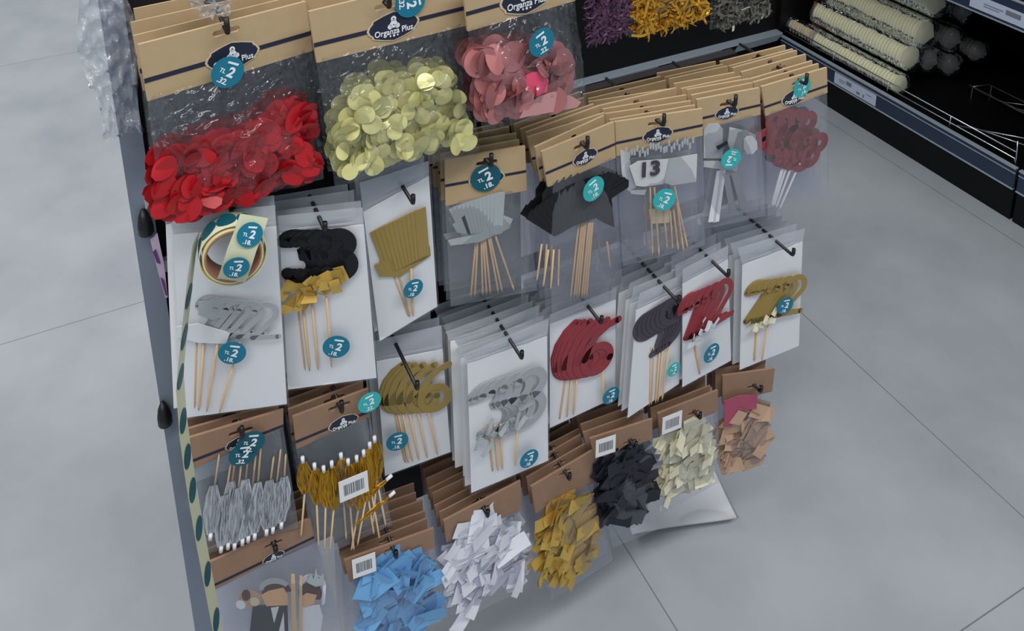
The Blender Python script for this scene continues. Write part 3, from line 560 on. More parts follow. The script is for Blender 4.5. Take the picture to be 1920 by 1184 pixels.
    for i in range(1, n+1):
        jy = random.uniform(-1, 1)*(2.2 if key not in ('B2', 'B3') else 5); jx = random.uniform(-.0035, .0035) - (.0006*i if row == 'C' else 0)
        pos = (o[0]+jx, o[1]+sp*i, o[2]+random.uniform(-.0035, .002))
        kk = set(keep)
        if i <= 1 and row in 'B' : kk |= {'ribbon_piece', 'topper', 'stick', 'decor_plate'}
        if row == 'A' and i == 1: kk |= {'confetti_disc', 'petals'}
        if i > 1: kk -= {'film_sleeve'}
        copy_pack(root, pos, yaw*(1-.5*i/n)+R(jy), kk, '%s pack behind the front %s' % (ORD[i-1], phrase), 'packs on the peg of the ' + phrase, min(1.0, sp*.8/({'A': .030, 'B': .012, 'C': .006, 'D': .012, 'E': .018}[row])))
    # ---- its peg
    rz = 1.0
    px = o[0]+hg[0]*math.cos(yaw); py = o[1]+hg[0]*math.sin(yaw); pz = o[2]+hg[1]
    ext = {'A': .010, 'B': .010, 'C': .030, 'D': .010, 'E': .012}[row]
    if key == 'C4': ext = .070
    if key in ('C1', 'C2'): ext = .022
    yf = py-ext; rr = .0022
    pr = empty('display_peg', (px, YS, pz)); tag(pr, 'black wire display peg holding the ' + phrase, 'peg')
    build('rod', MB().tube([(0, .013, 0), (0, yf-YS, 0)], rr), M['hole'], pr, True)
    build('upturned_tip', MB().tube([(0, yf-YS, 0), (0, yf-YS-.003, .001), (0, yf-YS-.004, .004), (0, yf-YS-.004, .016 if row in 'ABD' else .011)], rr*1.15), M['hole'], pr, True)

# ---- fringe picks of the two pick bags
def picks(key, tops, mfr, up):
    root = [o for o in bpy.data.objects if o.parent is None and o.get('label') == INFO[key][0]][0]
    for (p, q, fl, capend) in tops:
        y = -.0035-random.uniform(0, .002)
        s = stick(root, p, q, .0022, y, M['wood'], name='pick')
        b = MB(); a0, a1 = fl
        n = 13
        for i in range(n):
            ox = (i-(n-1)/2)*.00055; w_ = .0014
            pts = []
            for k in range(7):
                t = k/6; c = lerp(a0, a1, t); x = c[0]+ox*(1+1.4*math.sin(math.pi*t))+random.uniform(-.0006, .0006)
                pts.append((x-w_/2, y-.0015+random.uniform(-.001, .001), c[1])); pts.append((x+w_/2, y-.0015+random.uniform(-.001, .001), c[1]))
            b.add(pts, [(2*k, 2*k+1, 2*k+3, 2*k+2) for k in range(6)])
        f = build('fringe', b, mfr, s)
        e = a0 if capend == 0 else a1; dd = Vector((a1[0]-a0[0], a1[1]-a0[1])).normalized()*(.008 if capend else -.008)
        build('white_tip', MB().tube([(e[0], y-.0015, e[1]), (e[0]+dd.x, y-.0015, e[1]+dd.y)], .0021), M['stickwhite'], s, True)

def P2(key, pts): return pts
picks('D2', [[[-0.0378,-0.1043],[-0.0468,-0.1662],[[-0.0368,-0.0613],[-0.0366,-0.1049]],0],[[-0.0262,-0.1262],[-0.0285,-0.1929],[[-0.025,-0.0764],[-0.025,-0.1268]],0],[[-0.0165,-0.1354],[-0.0225,-0.2005],[[-0.0154,-0.0852],[-0.0153,-0.136]],0],[[0.0041,-0.1307],[0.0037,-0.1992],[[0.0051,-0.078],[0.0053,-0.1313]],0],[[0.0109,-0.1504],[0.0112,-0.2202],[[0.0123,-0.0894],[0.0122,-0.151]],0],[[0.0205,-0.1596],[0.0082,-0.2185],[[0.0222,-0.0898],[0.0217,-0.1603]],0],[[0.0292,-0.1522],[0.0156,-0.2144],[[0.0305,-0.0855],[0.0304,-0.1529]],0],[[0.037,-0.1484],[0.0427,-0.2217],[[0.0384,-0.0793],[0.0383,-0.149]],0],[[0.0439,-0.1279],[0.0362,-0.1929],[[0.0444,-0.0729],[0.0452,-0.1285]],0],[[-0.0079,-0.1441],[-0.0165,-0.204],[[-0.0062,-0.0823],[-0.0067,-0.1447]],0],[[0.0321,-0.1457],[0.0362,-0.2096],[[0.057,-0.1608],[0.016,-0.1816]],0],[[0.045,-0.1429],[0.0509,-0.2037],[[0.0546,-0.1335],[0.0321,-0.1457]],0]], M['fringeg'], True)
picks('D1', [[[-0.0243,-0.1049],[-0.0112,-0.0469],[[-0.0311,-0.1511],[-0.0217,-0.0837]],0],[[-0.0158,-0.0901],[-0.0039,-0.0317],[[-0.0238,-0.1507],[-0.0133,-0.069]],0],[[-0.0102,-0.1001],[-0.0005,-0.0487],[[-0.0173,-0.1523],[-0.0076,-0.0788]],0],[[-0.0012,-0.0928],[0.0099,-0.024],[[-0.0089,-0.1517],[0.0012,-0.0716]],0],[[0.0107,-0.1019],[0.0206,-0.0352],[[0.0043,-0.1486],[0.0131,-0.0805]],0],[[0.0229,-0.1036],[0.0324,-0.0538],[[0.0168,-0.1483],[0.0253,-0.0821]],0],[[0.0291,-0.1102],[0.0403,-0.0472],[[0.0237,-0.1484],[0.0315,-0.0885]],0],[[0.0385,-0.1067],[0.045,-0.0562],[[0.033,-0.1465],[0.0408,-0.0851]],0],[[-0.0333,-0.086],[-0.0211,-0.0283],[[-0.0397,-0.1279],[-0.0307,-0.0651]],0],[[0.003,-0.1136],[0.0148,-0.0438],[[-0.0026,-0.15],[0.0055,-0.0921]],0]], M['fringes'], False)


# ---- bride and groom toppers
root = [o for o in bpy.data.objects if o.get('label') == INFO['E1'][0]][0]
COUPLE = {'groom': [('topper', 'dark', 1, [[-0.0151, -0.087], [0.022, -0.1078], [0.0191, -0.1586], [-0.0231, -0.1299]]), ('face', 'peach', 2, [[-0.0052, -0.0754], [0.0037, -0.0745], [0.0195, -0.0796], [0.0233, -0.0919], [0.0232, -0.1086], [-0.001, -0.0946]]), ('hair', 'hair', 1, [[-0.004, -0.0779], [-0.004, -0.0745], [-0.0035, -0.0715], [-0.0025, -0.0688], [-0.0011, -0.0666], [0.0007, -0.0649], [0.0029, -0.0639], [0.0053, -0.0634], [0.0079, -0.0636], [0.0106, -0.0645], [0.0134, -0.0659], [0.0161, -0.0679], [0.0188, -0.0704], [0.0212, -0.0734], [0.0233, -0.0767], [0.0251, -0.0803], [0.0265, -0.084], [0.0275, -0.0878], [0.0279, -0.0914]]), ('hat_brim', 'silverm', 3, [[-0.0066, -0.0645], [-0.0064, -0.0622], [-0.0058, -0.0601], [-0.0049, -0.0584], [-0.0037, -0.057], [-0.0021, -0.0559], [-0.0003, -0.0553], [0.0018, -0.055], [0.0041, -0.0552], [0.0065, -0.0558], [0.009, -0.0568], [0.0116, -0.0582], [0.0141, -0.06], [0.0166, -0.0621], [0.0189, -0.0644], [0.021, -0.0669], [0.0229, -0.0697], [0.0245, -0.0725], [0.0258, -0.0753], [0.0215, -0.0775], [0.0205, -0.0757], [0.0193, -0.0739], [0.0179, -0.0721], [0.0163, -0.0703], [0.0146, -0.0687], [0.0128, -0.0673], [0.0109, -0.066], [0.0091, -0.0649], [0.0072, -0.0641], [0.0054, -0.0635], [0.0038, -0.0632], [0.0023, -0.0632], [0.0009, -0.0635], [-0.0002, -0.064], [-0.0011, -0.0647], [-0.0017, -0.0657], [-0.0021, -0.0669], [-0.0022, -0.0683]]), ('shirt', 'white', 3, [[0.0034, -0.0991], [0.0121, -0.103], [0.0049, -0.1235]]), ('shirt', 'white', 3, [[0.0166, -0.1144], [0.0151, -0.1473], [0.0082, -0.1426]]), ('stick', 'wood', 5, [[0.0289, -0.06], [0.0329, -0.0625], [0.0274, -0.1642], [0.0215, -0.1602]])], 'bride': [('topper', 'white', 2, [[0.0347, -0.1177], [0.0575, -0.1308], [0.0598, -0.1513], [0.0538, -0.1822], [0.0297, -0.1658]]), ('face', 'peach', 3, [[0.0364, -0.1037], [0.0446, -0.1022], [0.0551, -0.1122], [0.0505, -0.1229], [0.0406, -0.1216], [0.035, -0.1145]]), ('hair', 'hair', 1, [[0.0366, -0.1088], [0.0357, -0.1046], [0.0355, -0.1005], [0.036, -0.0969], [0.0372, -0.0939], [0.039, -0.0917], [0.0414, -0.0903], [0.0441, -0.09], [0.0472, -0.0907], [0.0503, -0.0924], [0.0533, -0.0949], [0.056, -0.0982], [0.0584, -0.102], [0.0602, -0.1062], [0.0613, -0.1106], [0.0617, -0.1147], [0.0614, -0.1186], [0.0603, -0.1218], [0.0586, -0.1242]]), ('veil', 'white', 2, [[0.0364, -0.0838], [0.0372, -0.0815], [0.0383, -0.0796], [0.0397, -0.0781], [0.0414, -0.0771], [0.0434, -0.0765], [0.0455, -0.0763], [0.0478, -0.0767], [0.0501, -0.0775], [0.0525, -0.0788], [0.0549, -0.0804], [0.0572, -0.0825], [0.0593, -0.0849], [0.0613, -0.0876], [0.063, -0.0905], [0.0645, -0.0936], [0.0656, -0.0967], [0.0664, -0.0998], [0.0668, -0.1029], [0.0625, -0.103], [0.0621, -0.101], [0.0615, -0.099], [0.0607, -0.0969], [0.0596, -0.0949], [0.0584, -0.0929], [0.0569, -0.0911], [0.0554, -0.0894], [0.0537, -0.0879], [0.0519, -0.0867], [0.0502, -0.0858], [0.0485, -0.0851], [0.0468, -0.0847], [0.0453, -0.0847], [0.0438, -0.085], [0.0426, -0.0856], [0.0416, -0.0864], [0.0408, -0.0876], [0.0402, -0.089]]), ('veil', 'white', 2, [[0.0636, -0.0982], [0.0669, -0.1045], [0.0637, -0.1323], [0.0599, -0.1324]]), ('crown', 'silverm', 4, [[0.0453, -0.0842], [0.0505, -0.0725], [0.0534, -0.0843], [0.057, -0.0683], [0.0587, -0.0876], [0.0647, -0.0829], [0.0648, -0.0998], [0.0549, -0.097]]), ('stick', 'wood', 5, [[0.038, -0.0681], [0.0409, -0.0699], [0.0327, -0.1678], [0.0292, -0.1654]])], 'flower': [('topper', 'tan', 1, [[-0.0047, -0.0823], [-0.0058, -0.0861], [-0.0083, -0.0884], [-0.0118, -0.0891], [-0.0159, -0.088], [-0.0201, -0.0852], [-0.0239, -0.0812], [-0.0269, -0.0764], [-0.0286, -0.0713], [-0.0289, -0.0667], [-0.0278, -0.063], [-0.0254, -0.0606], [-0.022, -0.0599], [-0.0179, -0.061], [-0.0137, -0.0637], [-0.0098, -0.0676], [-0.0068, -0.0725], [-0.005, -0.0776]]), ('petal', 'hair', 2, [[-0.0163, -0.0683], [-0.0168, -0.0707], [-0.0178, -0.0725], [-0.0191, -0.0735], [-0.0207, -0.0735], [-0.0222, -0.0725], [-0.0235, -0.0707], [-0.0245, -0.0682], [-0.0251, -0.0654], [-0.0251, -0.0627], [-0.0246, -0.0602], [-0.0236, -0.0584], [-0.0223, -0.0575], [-0.0208, -0.0575], [-0.0193, -0.0584], [-0.0179, -0.0602], [-0.0169, -0.0627], [-0.0164, -0.0655]]), ('petal', 'white', 2, [[-0.0226, -0.0789], [-0.023, -0.0808], [-0.0241, -0.0821], [-0.0255, -0.0827], [-0.0272, -0.0823], [-0.0289, -0.0812], [-0.0304, -0.0794], [-0.0316, -0.0772], [-0.0323, -0.0748], [-0.0324, -0.0726], [-0.0319, -0.0707], [-0.0309, -0.0694], [-0.0294, -0.0688], [-0.0278, -0.0691], [-0.0261, -0.0702], [-0.0245, -0.072], [-0.0233, -0.0742], [-0.0227, -0.0766]]), ('petal', 'plate2', 2, [[-0.0077, -0.0836], [-0.0082, -0.0855], [-0.0093, -0.0868], [-0.0107, -0.0874], [-0.0124, -0.087], [-0.0142, -0.0859], [-0.0157, -0.0841], [-0.0169, -0.0819], [-0.0176, -0.0794], [-0.0177, -0.0771], [-0.0172, -0.0752], [-0.0162, -0.0739], [-0.0148, -0.0734], [-0.0131, -0.0737], [-0.0113, -0.0748], [-0.0098, -0.0766], [-0.0086, -0.0788], [-0.0079, -0.0813]])]}
def tpart(name, pts, m, ly, par): return build(name, MB().plate(pts, -.002-.0012*ly, .0008), M[m], par)
for who, G in COUPLE.items():
    t = None
    for i, (nm, m, ly, pts) in enumerate(G):
        if i == 0: t = tpart('topper', pts, m, ly, root)
        else: tpart(nm, pts, m, ly, t)

# small tinsel bags at the right end of the top row (their lower ends show)
for lab, x0, x1, zb, m, nm in (('clear bag of purple foil shreds at the top edge', .485, .535, .935, 'purplef', 'purple'),
                               ('clear bag of gold foil shreds at the top edge', .542, .652, .928, 'gtinsel', 'gold'),
                               ('clear bag of silver foil shreds at the top edge', .660, .752, .912, 'stinsel', 'silver')):
    cx = (x0+x1)/2; hw = (x1-x0)/2; root = tag(empty('confetti_bag', (cx, .81, 1.047)), lab, 'confetti bag'); H_ = 1.047-zb
    build('header_card', MB().plate([(-hw, 0), (hw, 0), (hw, -.035), (-hw, -.035)], -.0016, .003, [slot(0, -.014)]), M['kraft'], root)
    build('film_bag', quad_film((-hw, -.032), (hw, -.032), (hw, -H_+.002), (-hw, -H_), .012, cx*40), M['filmA'], root, True)
    b = MB(); strands([(-hw*.9, -.05), (hw*.9, -.045), (hw*.9, -H_+.006), (-hw*.9, -H_+.004)], 700, .022, .0030, -.010, -.001, b)
    build('foil_shreds', b, M[m], root)['kind'] = 'stuff'
    pr = tag(empty('display_peg', (cx, YS, 1.036)), 'black wire display peg holding the bag of %s shreds' % nm, 'peg')
    build('rod', MB().tube([(0, .013, 0), (0, -.105, 0)], .0022), M['hole'], pr, True)
    build('upturned_tip', MB().tube([(0, -.105, 0), (0, -.109, .003), (0, -.109, .016)], .0025), M['hole'], pr, True)

# ------------------------------------------------------------------ display stand
st = tag(empty('display_stand', (0, YS, 0)), 'grey and black floor stand carrying rows of hanging party packs', 'display stand')
build('post', MB().box((-.0085, 0, 0), (.0135, .030, 1.5)), M['steel'], st)
build('post', MB().box((.63, .02, 0), (.655, .045, .72)), M['steel'], st)
build('back_panel', MB().box((.0135, .028, .22), (.46, .036, 1.02)), M['board'], st)
for z in (.28, .353, .43, .505, .58, .634, .728, .80): build('rung', MB().box((.0135, .004, z-.007), (.060, .012, z+.007)), M['rung'], st)
for z, x1 in ((1.036, .80), (.797, .80), (.560, .80), (.330, .75)):
    build('crossbar', MB().box((.0135, .012, z-.012), (x1, .027, z+.004)), M['rung'] if 0 else M['board'], st)
for x, z in ((.0035, .795), (-.006, .545)):
    b = MB(); b.tube([(x, -.004, z+.016), (x, -.006, z+.008), (x, -.008, z-.002), (x, -.008, z-.010), (x, -.006, z-.015)], [.002, .006, .008, .008, .003], 12)
    build('rubber_plug', b, M['hole'], st, True)
for z in (.822, .50, .40): build('clip', MB().box((.006, -.01, z-.008), (.016, .002, z+.008)), M['rung'], st)

# narrow purple and lilac packet between post and panel
b = MB().plate([(.006, .778), (.014, .780), (.016, .742), (.015, .70), (.0125, .70), (.009, .735)], .894, .004)
pk = build('wrapped_packet', b, M['lilac']); tag(pk, 'slim lilac and purple wrapped packet tucked beside the grey post', 'packet')
build('purple_print', MB().plate([(.007, .762), (.010, .764), (.0125, .745), (.009, .748)], .8925, .001), M['purple'], pk)
build('purple_print', MB().plate([(.0105, .728), (.0135, .724), (.0145, .704), (.013, .704)], .8925, .001), M['purple'], pk)

# crumpled film hanging over the post at the upper left, and a shiny crumpled bag end at the top edge
def crumple(cx, y, z0, z1, hw, seed, amp):
    def f(s, t):
        z = z0+(z1-z0)*t; n1 = noise.noise(Vector((s*4+seed, t*9, seed))); n2 = noise.noise(Vector((s*9+seed, t*22, seed+5)))
        return (cx+(s-.5)*2*hw*(1+.25*math.sin(t*9+seed)), y-amp*abs(n1)-amp*.8*n2, z)
    return MB().grid(f, 18, 44)
o = build('plastic_bag', crumple(-.004, .868, 1.13, .922, .022, 3.0, .026), M['crumple'], None, True)
tag(o, 'crumpled clear plastic film hanging over the grey post at the upper left', 'plastic bag')
o = build('plastic_bag', crumple(.086, .80, 1.11, 1.056, .018, 9.0, .014), M['crumple'], None, True)
tag(o, 'shiny crumpled clear bag end above the red petal bag', 'plastic bag')

# ------------------------------------------------------------------ roll of price stickers
rl = tag(empty('sticker_roll', (.0745, .768, .829), 0), 'roll of teal price stickers hanging over the left card packs with its strip dangling', 'sticker roll')
ax = Vector((-.12, -1, .10)).normalized()
u1 = Vector((1, 0, 0)); u1 = (u1-ax*u1.dot(ax)).normalized(); u2 = ax.cross(u1).normalized()
if u2.z < 0: u2 = -u2
def ringpt(r, a, d): return u1*(r*math.cos(a))+u2*(r*math.sin(a))+ax*d
def annulus(r0_, r1_, d0, d1, n=48):
    b = MB(); vs = []
    for i in range(n):
        a = 2*math.pi*i/n
        vs += [ringpt(r0_, a, d0), ringpt(r1_, a, d0), ringpt(r1_, a, d1), ringpt(r0_, a, d1)]
    fs = []
    for i in range(n):
        j = (i+1) % n
        for k in range(4): fs.append((4*i+k, 4*i+(k+1) % 4, 4*j+(k+1) % 4, 4*j+k))
    return b.add(vs, fs)
build('cardboard_core', annulus(.0240, .0256, -.0125, .0125), M['core'], rl, True)
build('roll_edge', annulus(.0256, .0276, -.0122, .0122), M['corerim'], rl, True)
build('outer_turn', annulus(.0300, .0308, -.0150, .0110), M['liner'], rl, True)
# stickers round the outer turn
for a in (95, 130, 165, 200, 60):
    a = R(a); b = MB(); n = 24; vs = [ringpt(.0312, a, -.003)]
    for i in range(n):
        t = 2*math.pi*i/n; vs.append(ringpt(.0312, a+.0095*math.cos(t)/.0312, -.003+.0105*math.sin(t)))
    build('price_sticker', b.add(vs, [(0, i+1, (i+1) % n+1) for i in range(n)]), M['dteal'], rl)
# loose strip across the front: two stickers
def strip(pts, wdv, name, m):
    b = MB(); vs = []
    for p in pts: vs += [Vector(p)-Vector(wdv)/2, Vector(p)+Vector(wdv)/2]
    vs2 = [v+Vector((0, .0004, 0)) for v in vs]
    n = len(pts); fs = [(2*i, 2*i+1, 2*i+3, 2*i+2) for i in range(n-1)]
    b.add(vs, fs); b.add(vs2, [tuple(reversed(f)) for f in fs]); return build(name, b, m, rl, True)
fr = [(.021, -.014, .040), (.014, -.018, .027), (.006, -.021, .013), (.001, -.021, 0), (-.004, -.019, -.014), (-.006, -.014, -.022)]
strip(fr, (.024, -.003, -.011), 'loose_strip', M['liner'])
for (x, y, z, rot) in ((.0145, -.0205, .026, -28), (-.001, -.0232, -.003, -22)):
    o = price_sticker(rl, x, z, .0118, rot, 't', '.18.', y); o.rotation_euler = (R(-14 if z > .01 else 4), -R(rot), R(-6))
# the long dangling strip seen nearly edge-on, with a sticker every 30 mm
path = [(.042, .775, .845), (.034, .762, .825), (.0275, .765, .790), (.0185, .765, .745), (.010, .765, .700), (.007, .765, .645), (.0065, .765, .600), (.0068, .765, .555), (.0078, .765, .500), (.0098, .765, .430), (.0118, .765, .360), (.013, .765, .300)]
loc = Vector(rl.location)
wv = Vector((.0095, .022, 0))
strip([Vector(p)-loc+Vector((.003, .006, 0)) for p in path], wv, 'dangling_strip', M['liner'])
def along(t):
    i = min(int(t*(len(path)-1)), len(path)-2); k = t*(len(path)-1)-i; return Vector(lerp(path[i], path[i+1], k))
nrm = wv.cross(Vector((0, 0, 1))).normalized()
for kk in range(9):
    c = along(.18+kk*.088)-loc+Vector((.003, .006, 0))+nrm*.0008*(1 if nrm.y < 0 else -1)
    b = MB(); n = 22; wn = wv.normalized(); vs = [c]
    dz = (along(.2+kk*.088)-along(.16+kk*.088)).normalized()
    for i in range(n): t = 2*math.pi*i/n; vs.append(c+wn*.0098*math.cos(t)+dz*.0125*math.sin(t))
    s = build('price_sticker', b.add(vs, [(0, i+1, (i+1) % n+1) for i in range(n)]), M['dteal'], rl)
pr = tag(empty('display_peg', (.080, YS, .858)), 'black wire display peg the sticker roll hangs from', 'peg')
build('rod', MB().tube([(0, .013, 0), (0, -.150, -.006)], .0022), M['hole'], pr, True)

# ------------------------------------------------------------------ white card pack lying on the floor
a, b_, c3 = Vector((.628, .885)), Vector((.794, .835)), Vector((.814, .909))
e1 = (b_-a).normalized(); e2 = Vector((-e1.y, e1.x))
fp = empty('topper_card_pack', (.711, .860, 0.0), math.atan2(e1.y, e1.x)); tag(fp, 'white card pack lying flat on the floor under the lowest row', 'party supply pack')
def sheet(z, ex, sgn=1):
    return MB().grid(lambda s, t: ((s-.5)*(.173+ex), t*.13-.0-ex/2, z+.012*(1-t)**2+.002*math.sin(s*5)), 12, 8)
b = sheet(.006, 0); b.grid(lambda s, t: ((s-.5)*.173, (1-t)*.13, .0045+.012*t**2+.002*math.sin(s*5)), 12, 8); build('backing_card', b, M['card'], fp, True)
build('film_sleeve', sheet(.0080, .006), M['sleeve'], fp, True)

# ------------------------------------------------------------------ floor
fm = bpy.data.materials.new('polished_concrete_tile'); fm.use_nodes = True; nt = fm.node_tree; n = nt.nodes; L = nt.links; p = n['Principled BSDF']
tc = n.new('ShaderNodeTexCoord'); sx = n.new('ShaderNodeSeparateXYZ'); L.new(tc.outputs['Object'], sx.inputs[0])
def mth(op, a, b=None, c=None):
    m = n.new('ShaderNodeMath'); m.operation = op
    for i, v in enumerate((a, b, c)):
        if v is None: continue
        if isinstance(v, (int, float)): m.inputs[i].default_value = v
        else: L.new(v, m.inputs[i])
    return m.outputs[0]
acc = None
for ax_, vals in (('X', (-1.194, -.591, .012, .6148, 1.2178, 1.821, 2.42)), ('Y', (.5655, 1.7985, 3.163, 4.45))):
    for v in vals:
        dlt = mth('ABSOLUTE', mth('SUBTRACT', sx.outputs[ax_], v)); k = mth('LESS_THAN', dlt, .0010)
        acc = k if acc is None else mth('MAXIMUM', acc, k)
n1 = n.new('ShaderNodeTexNoise'); n1.inputs['Scale'].default_value = 4.5; n1.inputs['Detail'].default_value = 4; n1.inputs['Roughness'].default_value = .55
n2 = n.new('ShaderNodeTexNoise'); n2.inputs['Scale'].default_value = 1.1; n2.inputs['Detail'].default_value = 2
L.new(tc.outputs['Object'], n1.inputs['Vector']); L.new(tc.outputs['Object'], n2.inputs['Vector'])
r1 = n.new('ShaderNodeValToRGB'); r1.color_ramp.elements[0].position = .3; r1.color_ramp.elements[0].color = srgb(146, 151, 159); r1.color_ramp.elements[1].position = .7; r1.color_ramp.elements[1].color = srgb(171, 177, 182)
L.new(mth('MULTIPLY_ADD', n1.outputs[0], .6, mth('MULTIPLY', n2.outputs[0], .4)), r1.inputs[0])
mx = n.new('ShaderNodeMixRGB'); L.new(acc, mx.inputs[0]); L.new(r1.outputs[0], mx.inputs[1]); mx.inputs[2].default_value = srgb(112, 117, 124)
L.new(mx.outputs[0], p.inputs['Base Color']); p.inputs['Roughness'].default_value = .55; p.inputs['Specular IOR Level'].default_value = .3
struct(build('floor', MB().add([(-6, -3, 0), (8, -3, 0), (8, 9, 0), (-6, 9, 0)], [(0, 1, 2, 3)]), fm))

# ------------------------------------------------------------------ black shelf unit behind the stand
bk = tag(empty('shelf_unit', (1.0, 1.95, 0)), 'black shelf unit with an empty grey price rail behind the stand', 'shelf')
build('base_panel', MB().box((-.62, .02, 0), (.876, .04, .13)), M['blackpl'], bk)
build('back_panel', MB().box((-.62, .03, .13), (.876, .05, 1.6)), M['blackpl'], bk)
build('price_rail', MB().box((-.62, .004, .128), (.876, .018, .150)), M['blackpl'], bk)
build('rail_edge', MB().box((-.62, .000, .150), (.876, .03, .1545)), M['railhi'], bk)
for x in (-.30, -.02, .225, .455, .69):
    build('rail_insert', MB().plate([(x, .128), (x+.018, .150), (x+.19, .150), (x+.165, .131)], .001, .003), M['railgrey'], bk)

# ------------------------------------------------------------------ right-hand shelf unit
XS = 1.876
rs = tag(empty('shelf_unit', (XS, 1.2, 0)), 'black shelf unit with blue-grey price rails and stacks of cups on the right', 'shelf')
def rbox(a, b, m, nm): return build(nm, MB().box((a[0]-XS, a[1]-1.2, a[2]), (b[0]-XS, b[1]-1.2, b[2])), M[m], rs)
rbox((XS+.006, 1.154, 0), (XS+.03, 1.965, .100), 'blackpl', 'base_panel')
rbox((XS+.006, .40, 0), (XS+.03, 1.146, .100), 'blackpl', 'base_panel')
rbox((XS+.006, .40, .110), (2.42, 1.965, .122), 'blackpl', 'deck')
rbox((2.42, .40, 0), (2.44, 1.965, 1.6), 'blackpl', 'back_panel')
rbox((XS, 1.965, 0), (2.44, 1.985, 1.6), 'blackpl', 'side_panel')
for y0, y1 in ((1.154, 1.955), (.40, 1.146)):
    rbox((XS, y0, .088), (XS+.006, y1, .140), 'railblue', 'price_rail')
    rbox((XS-.003, y0, .140), (XS+.008, y1, .1435), 'railhi', 'rail_edge')
    rbox((XS-.003, y0, .085), (XS+.006, y1, .088), 'railhi', 'rail_edge')
    rbox((XS-.002, y0, .128), (XS, y1, .130), 'railhi', 'rail_edge')
def shelf_label(y0, y1, z0, z1):
    lb = rbox((XS-.0025, y0, z0), (XS-.001, y1, z1), 'labelblue', 'price_label')
    g = MB()
    for (a0, a1, b0, b1) in ((.30, .42, .45, .80), (.55, .63, .2, .4), (.70, .73, .15, .45), (.12, .28, .55, .62), (.12, .25, .38, .44), (.78, .9, .6, .66)):
        yy0, yy1 = y1+(y0-y1)*a0, y1+(y0-y1)*a1; g.box((-.0030, yy0-1.2, z0+(z1-z0)*b0), (-.0026, yy1-1.2, z0+(z1-z0)*b1))
    build('label_print', g, M['barcode'], lb)
shelf_label(1.572, 1.725, .092, .126)
# upper shelf
rbox((XS+.004, .40, .515), (2.42, 1.965, .535), 'blackpl', 'upper_deck')
rbox((XS, .40, .482), (XS+.005, 1.955, .545), 'railblue', 'price_rail')
rbox((XS-.003, .40, .480), (XS+.006, 1.955, .483), 'railhi', 'rail_edge')
rbox((XS-.003, .40, .545), (XS+.006, 1.955, .548), 'railhi', 'rail_edge')
shelf_label(1.02, 1.335, .490, .524)
def rwire(pts, nm='wire_guard', r=.0016): build(nm, MB().tube([(p[0]-XS, p[1]-1.2, p[2]) for p in pts], r, 6), M['chrome'], rs, True)
rwire([(XS+.012, 1.955, .176), (XS+.012, 1.17, .176)])
rwire([(XS+.012, 1.955, .158), (XS+.012, 1.17, .158), (XS+.012, 1.165, .144)])
rwire([(XS+.012, 1.17, .205), (XS+.012, 1.165, .143)])
rwire([(XS+.012, 1.33, .160), (XS+.05, 1.17, .200)])
rwire([(XS+.012, 1.30, .176), (XS+.06, 1.16, .178)])
for y in (1.75, 1.55, 1.35): rwire([(XS+.012, y, .144), (XS+.012, y, .176)])

# wire rack lying deeper on the right shelf
wr = tag(empty('wire_rack', (2.10, 1.36, .122)), 'thin chrome wire rack lying on the dark right-hand shelf', 'wire rack')
for pts in ([(0, .10, .035), (0, -.25, .035)], [(.02, .10, .02), (.02, -.25, .02)], [(0, .10, .035), (.02, .10, .02)], [(.05, .08, .035), (.05, -.25, .035)], [(0, .09, .035), (.05, .08, .035)], [(.02, .02, .02), (.05, -.05, .035)], [(.0, -.04, .035), (.05, -.12, .035)]):
    build('wire', MB().tube(pts, .0014, 6), M['chrome'], wr, True)
for lx in ((0, .09), (.05, .07), (0, -.24), (.05, -.24)): build('foot', MB().tube([(lx[0], lx[1], 0), (lx[0], lx[1], .035)], .0014, 6), M['chrome'], wr)

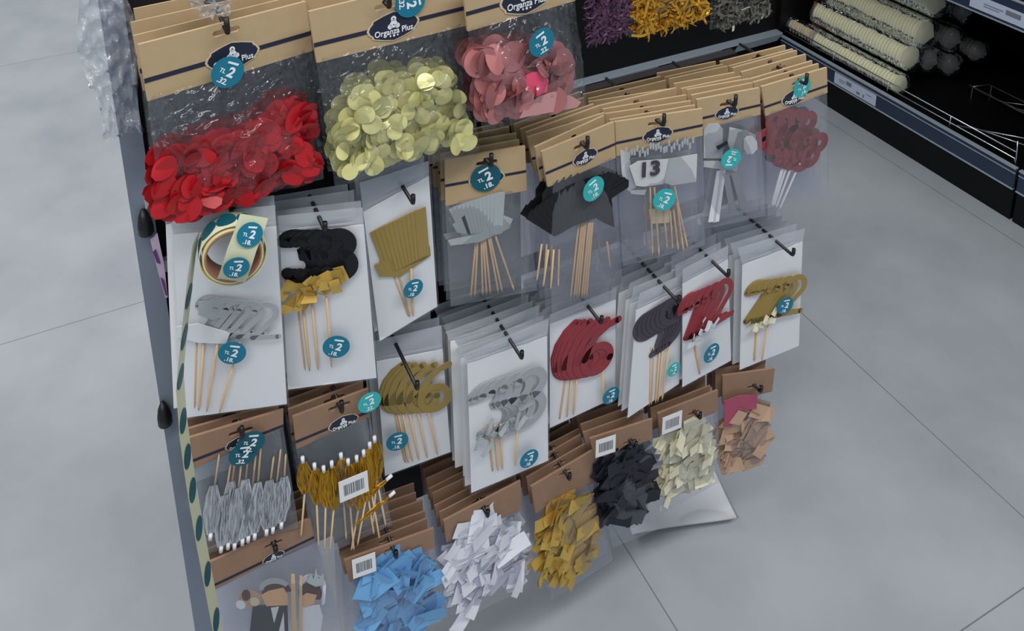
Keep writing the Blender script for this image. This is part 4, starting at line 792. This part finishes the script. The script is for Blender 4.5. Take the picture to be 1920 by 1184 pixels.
# stacks of cups in clear sleeves
def cup_stack(x, z, y0, y1, r, m, label, printed=False):
    root = tag(empty('cup_stack', (x, (y0+y1)/2, z)), label, 'cup stack', 'sleeves of cups on the right shelf')
    Lh = (y0-y1)/2; step = .0105; k = int((y0-y1)/step); prof = []
    for i in range(k):
        y = Lh-i*step; prof += [(y, r*.93), (y-.004, r*.955), (y-.0065, r), (y-.0085, r), (y-.0100, r*.93)]
    pts = [(0, Lh, 0)]; b = MB(); n = 28
    for (y, q) in prof:
        for j in range(n): a = 2*math.pi*j/n; b.v.append((q*math.cos(a), y, q*math.sin(a)))
    for i in range(len(prof)-1):
        for j in range(n): b.f.append((i*n+j, (i+1)*n+j, (i+1)*n+(j+1) % n, i*n+(j+1) % n))
    b.f.append(tuple(range(n))); e = (len(prof)-1)*n; b.f.append(tuple(e+j for j in reversed(range(n))))
    build('cups', b, M[m], root, True)
    def f(s, t):
        y = Lh+.006-(2*Lh+.030)*t; q = r*1.03*(1 if t < .94 else max(.0, 1-((t-.94)/.06)**2)**.5*.98+.0)
        a = 2*math.pi*s; nz = 1+.03*noise.noise(Vector((a*2, y*60, x*9))); return (q*nz*math.cos(a), y, q*nz*math.sin(a))
    build('clear_wrapper', MB().grid(f, 28, 40), M['filmcup'], root, True)
    if printed:
        b = MB()
        for i in range(8):
            y = Lh-.012-i*.013; b.tube([(-r*1.01*math.cos(t), y, r*1.01*math.sin(t)) for t in [(-.5+.25*q) for q in range(5)]], .0016, 5)
        build('printed_rings', b, M['cream_line'], root, True)
cup_stack(1.930, .166, 1.960, 1.868, .027, 'cupbeige', 'short stack of beige printed cups at the far end of the right shelf', True)
cup_stack(1.930, .160, 1.850, 1.545, .032, 'cup', 'sleeve of ivory cups lying lowest, along the price rail')
cup_stack(1.978, .223, 1.900, 1.555, .040, 'cup', 'thick sleeve of ivory cups resting above the lowest sleeve')
cup_stack(2.030, .285, 1.900, 1.560, .042, 'cup', 'sleeve of ivory cups second from the top')
cup_stack(2.060, .370, 1.900, 1.560, .042, 'cup', 'sleeve of ivory cups highest on the right shelf')
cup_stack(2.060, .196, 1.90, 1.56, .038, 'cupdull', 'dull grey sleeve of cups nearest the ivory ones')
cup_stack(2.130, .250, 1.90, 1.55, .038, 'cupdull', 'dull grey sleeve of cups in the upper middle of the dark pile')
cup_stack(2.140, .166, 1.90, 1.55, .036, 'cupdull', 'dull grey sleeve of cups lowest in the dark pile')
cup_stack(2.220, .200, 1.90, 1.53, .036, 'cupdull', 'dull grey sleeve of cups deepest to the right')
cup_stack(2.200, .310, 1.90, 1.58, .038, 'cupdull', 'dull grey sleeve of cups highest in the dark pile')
bx = tag(build('carton', MB().box((-.05, -.03, 0), (.10, .03, .11)), mat('brown_carton', srgb(150, 84, 52), .8)), 'small brown carton behind the cup sleeves', 'carton'); bx.location = (2.05, 1.925, .124)
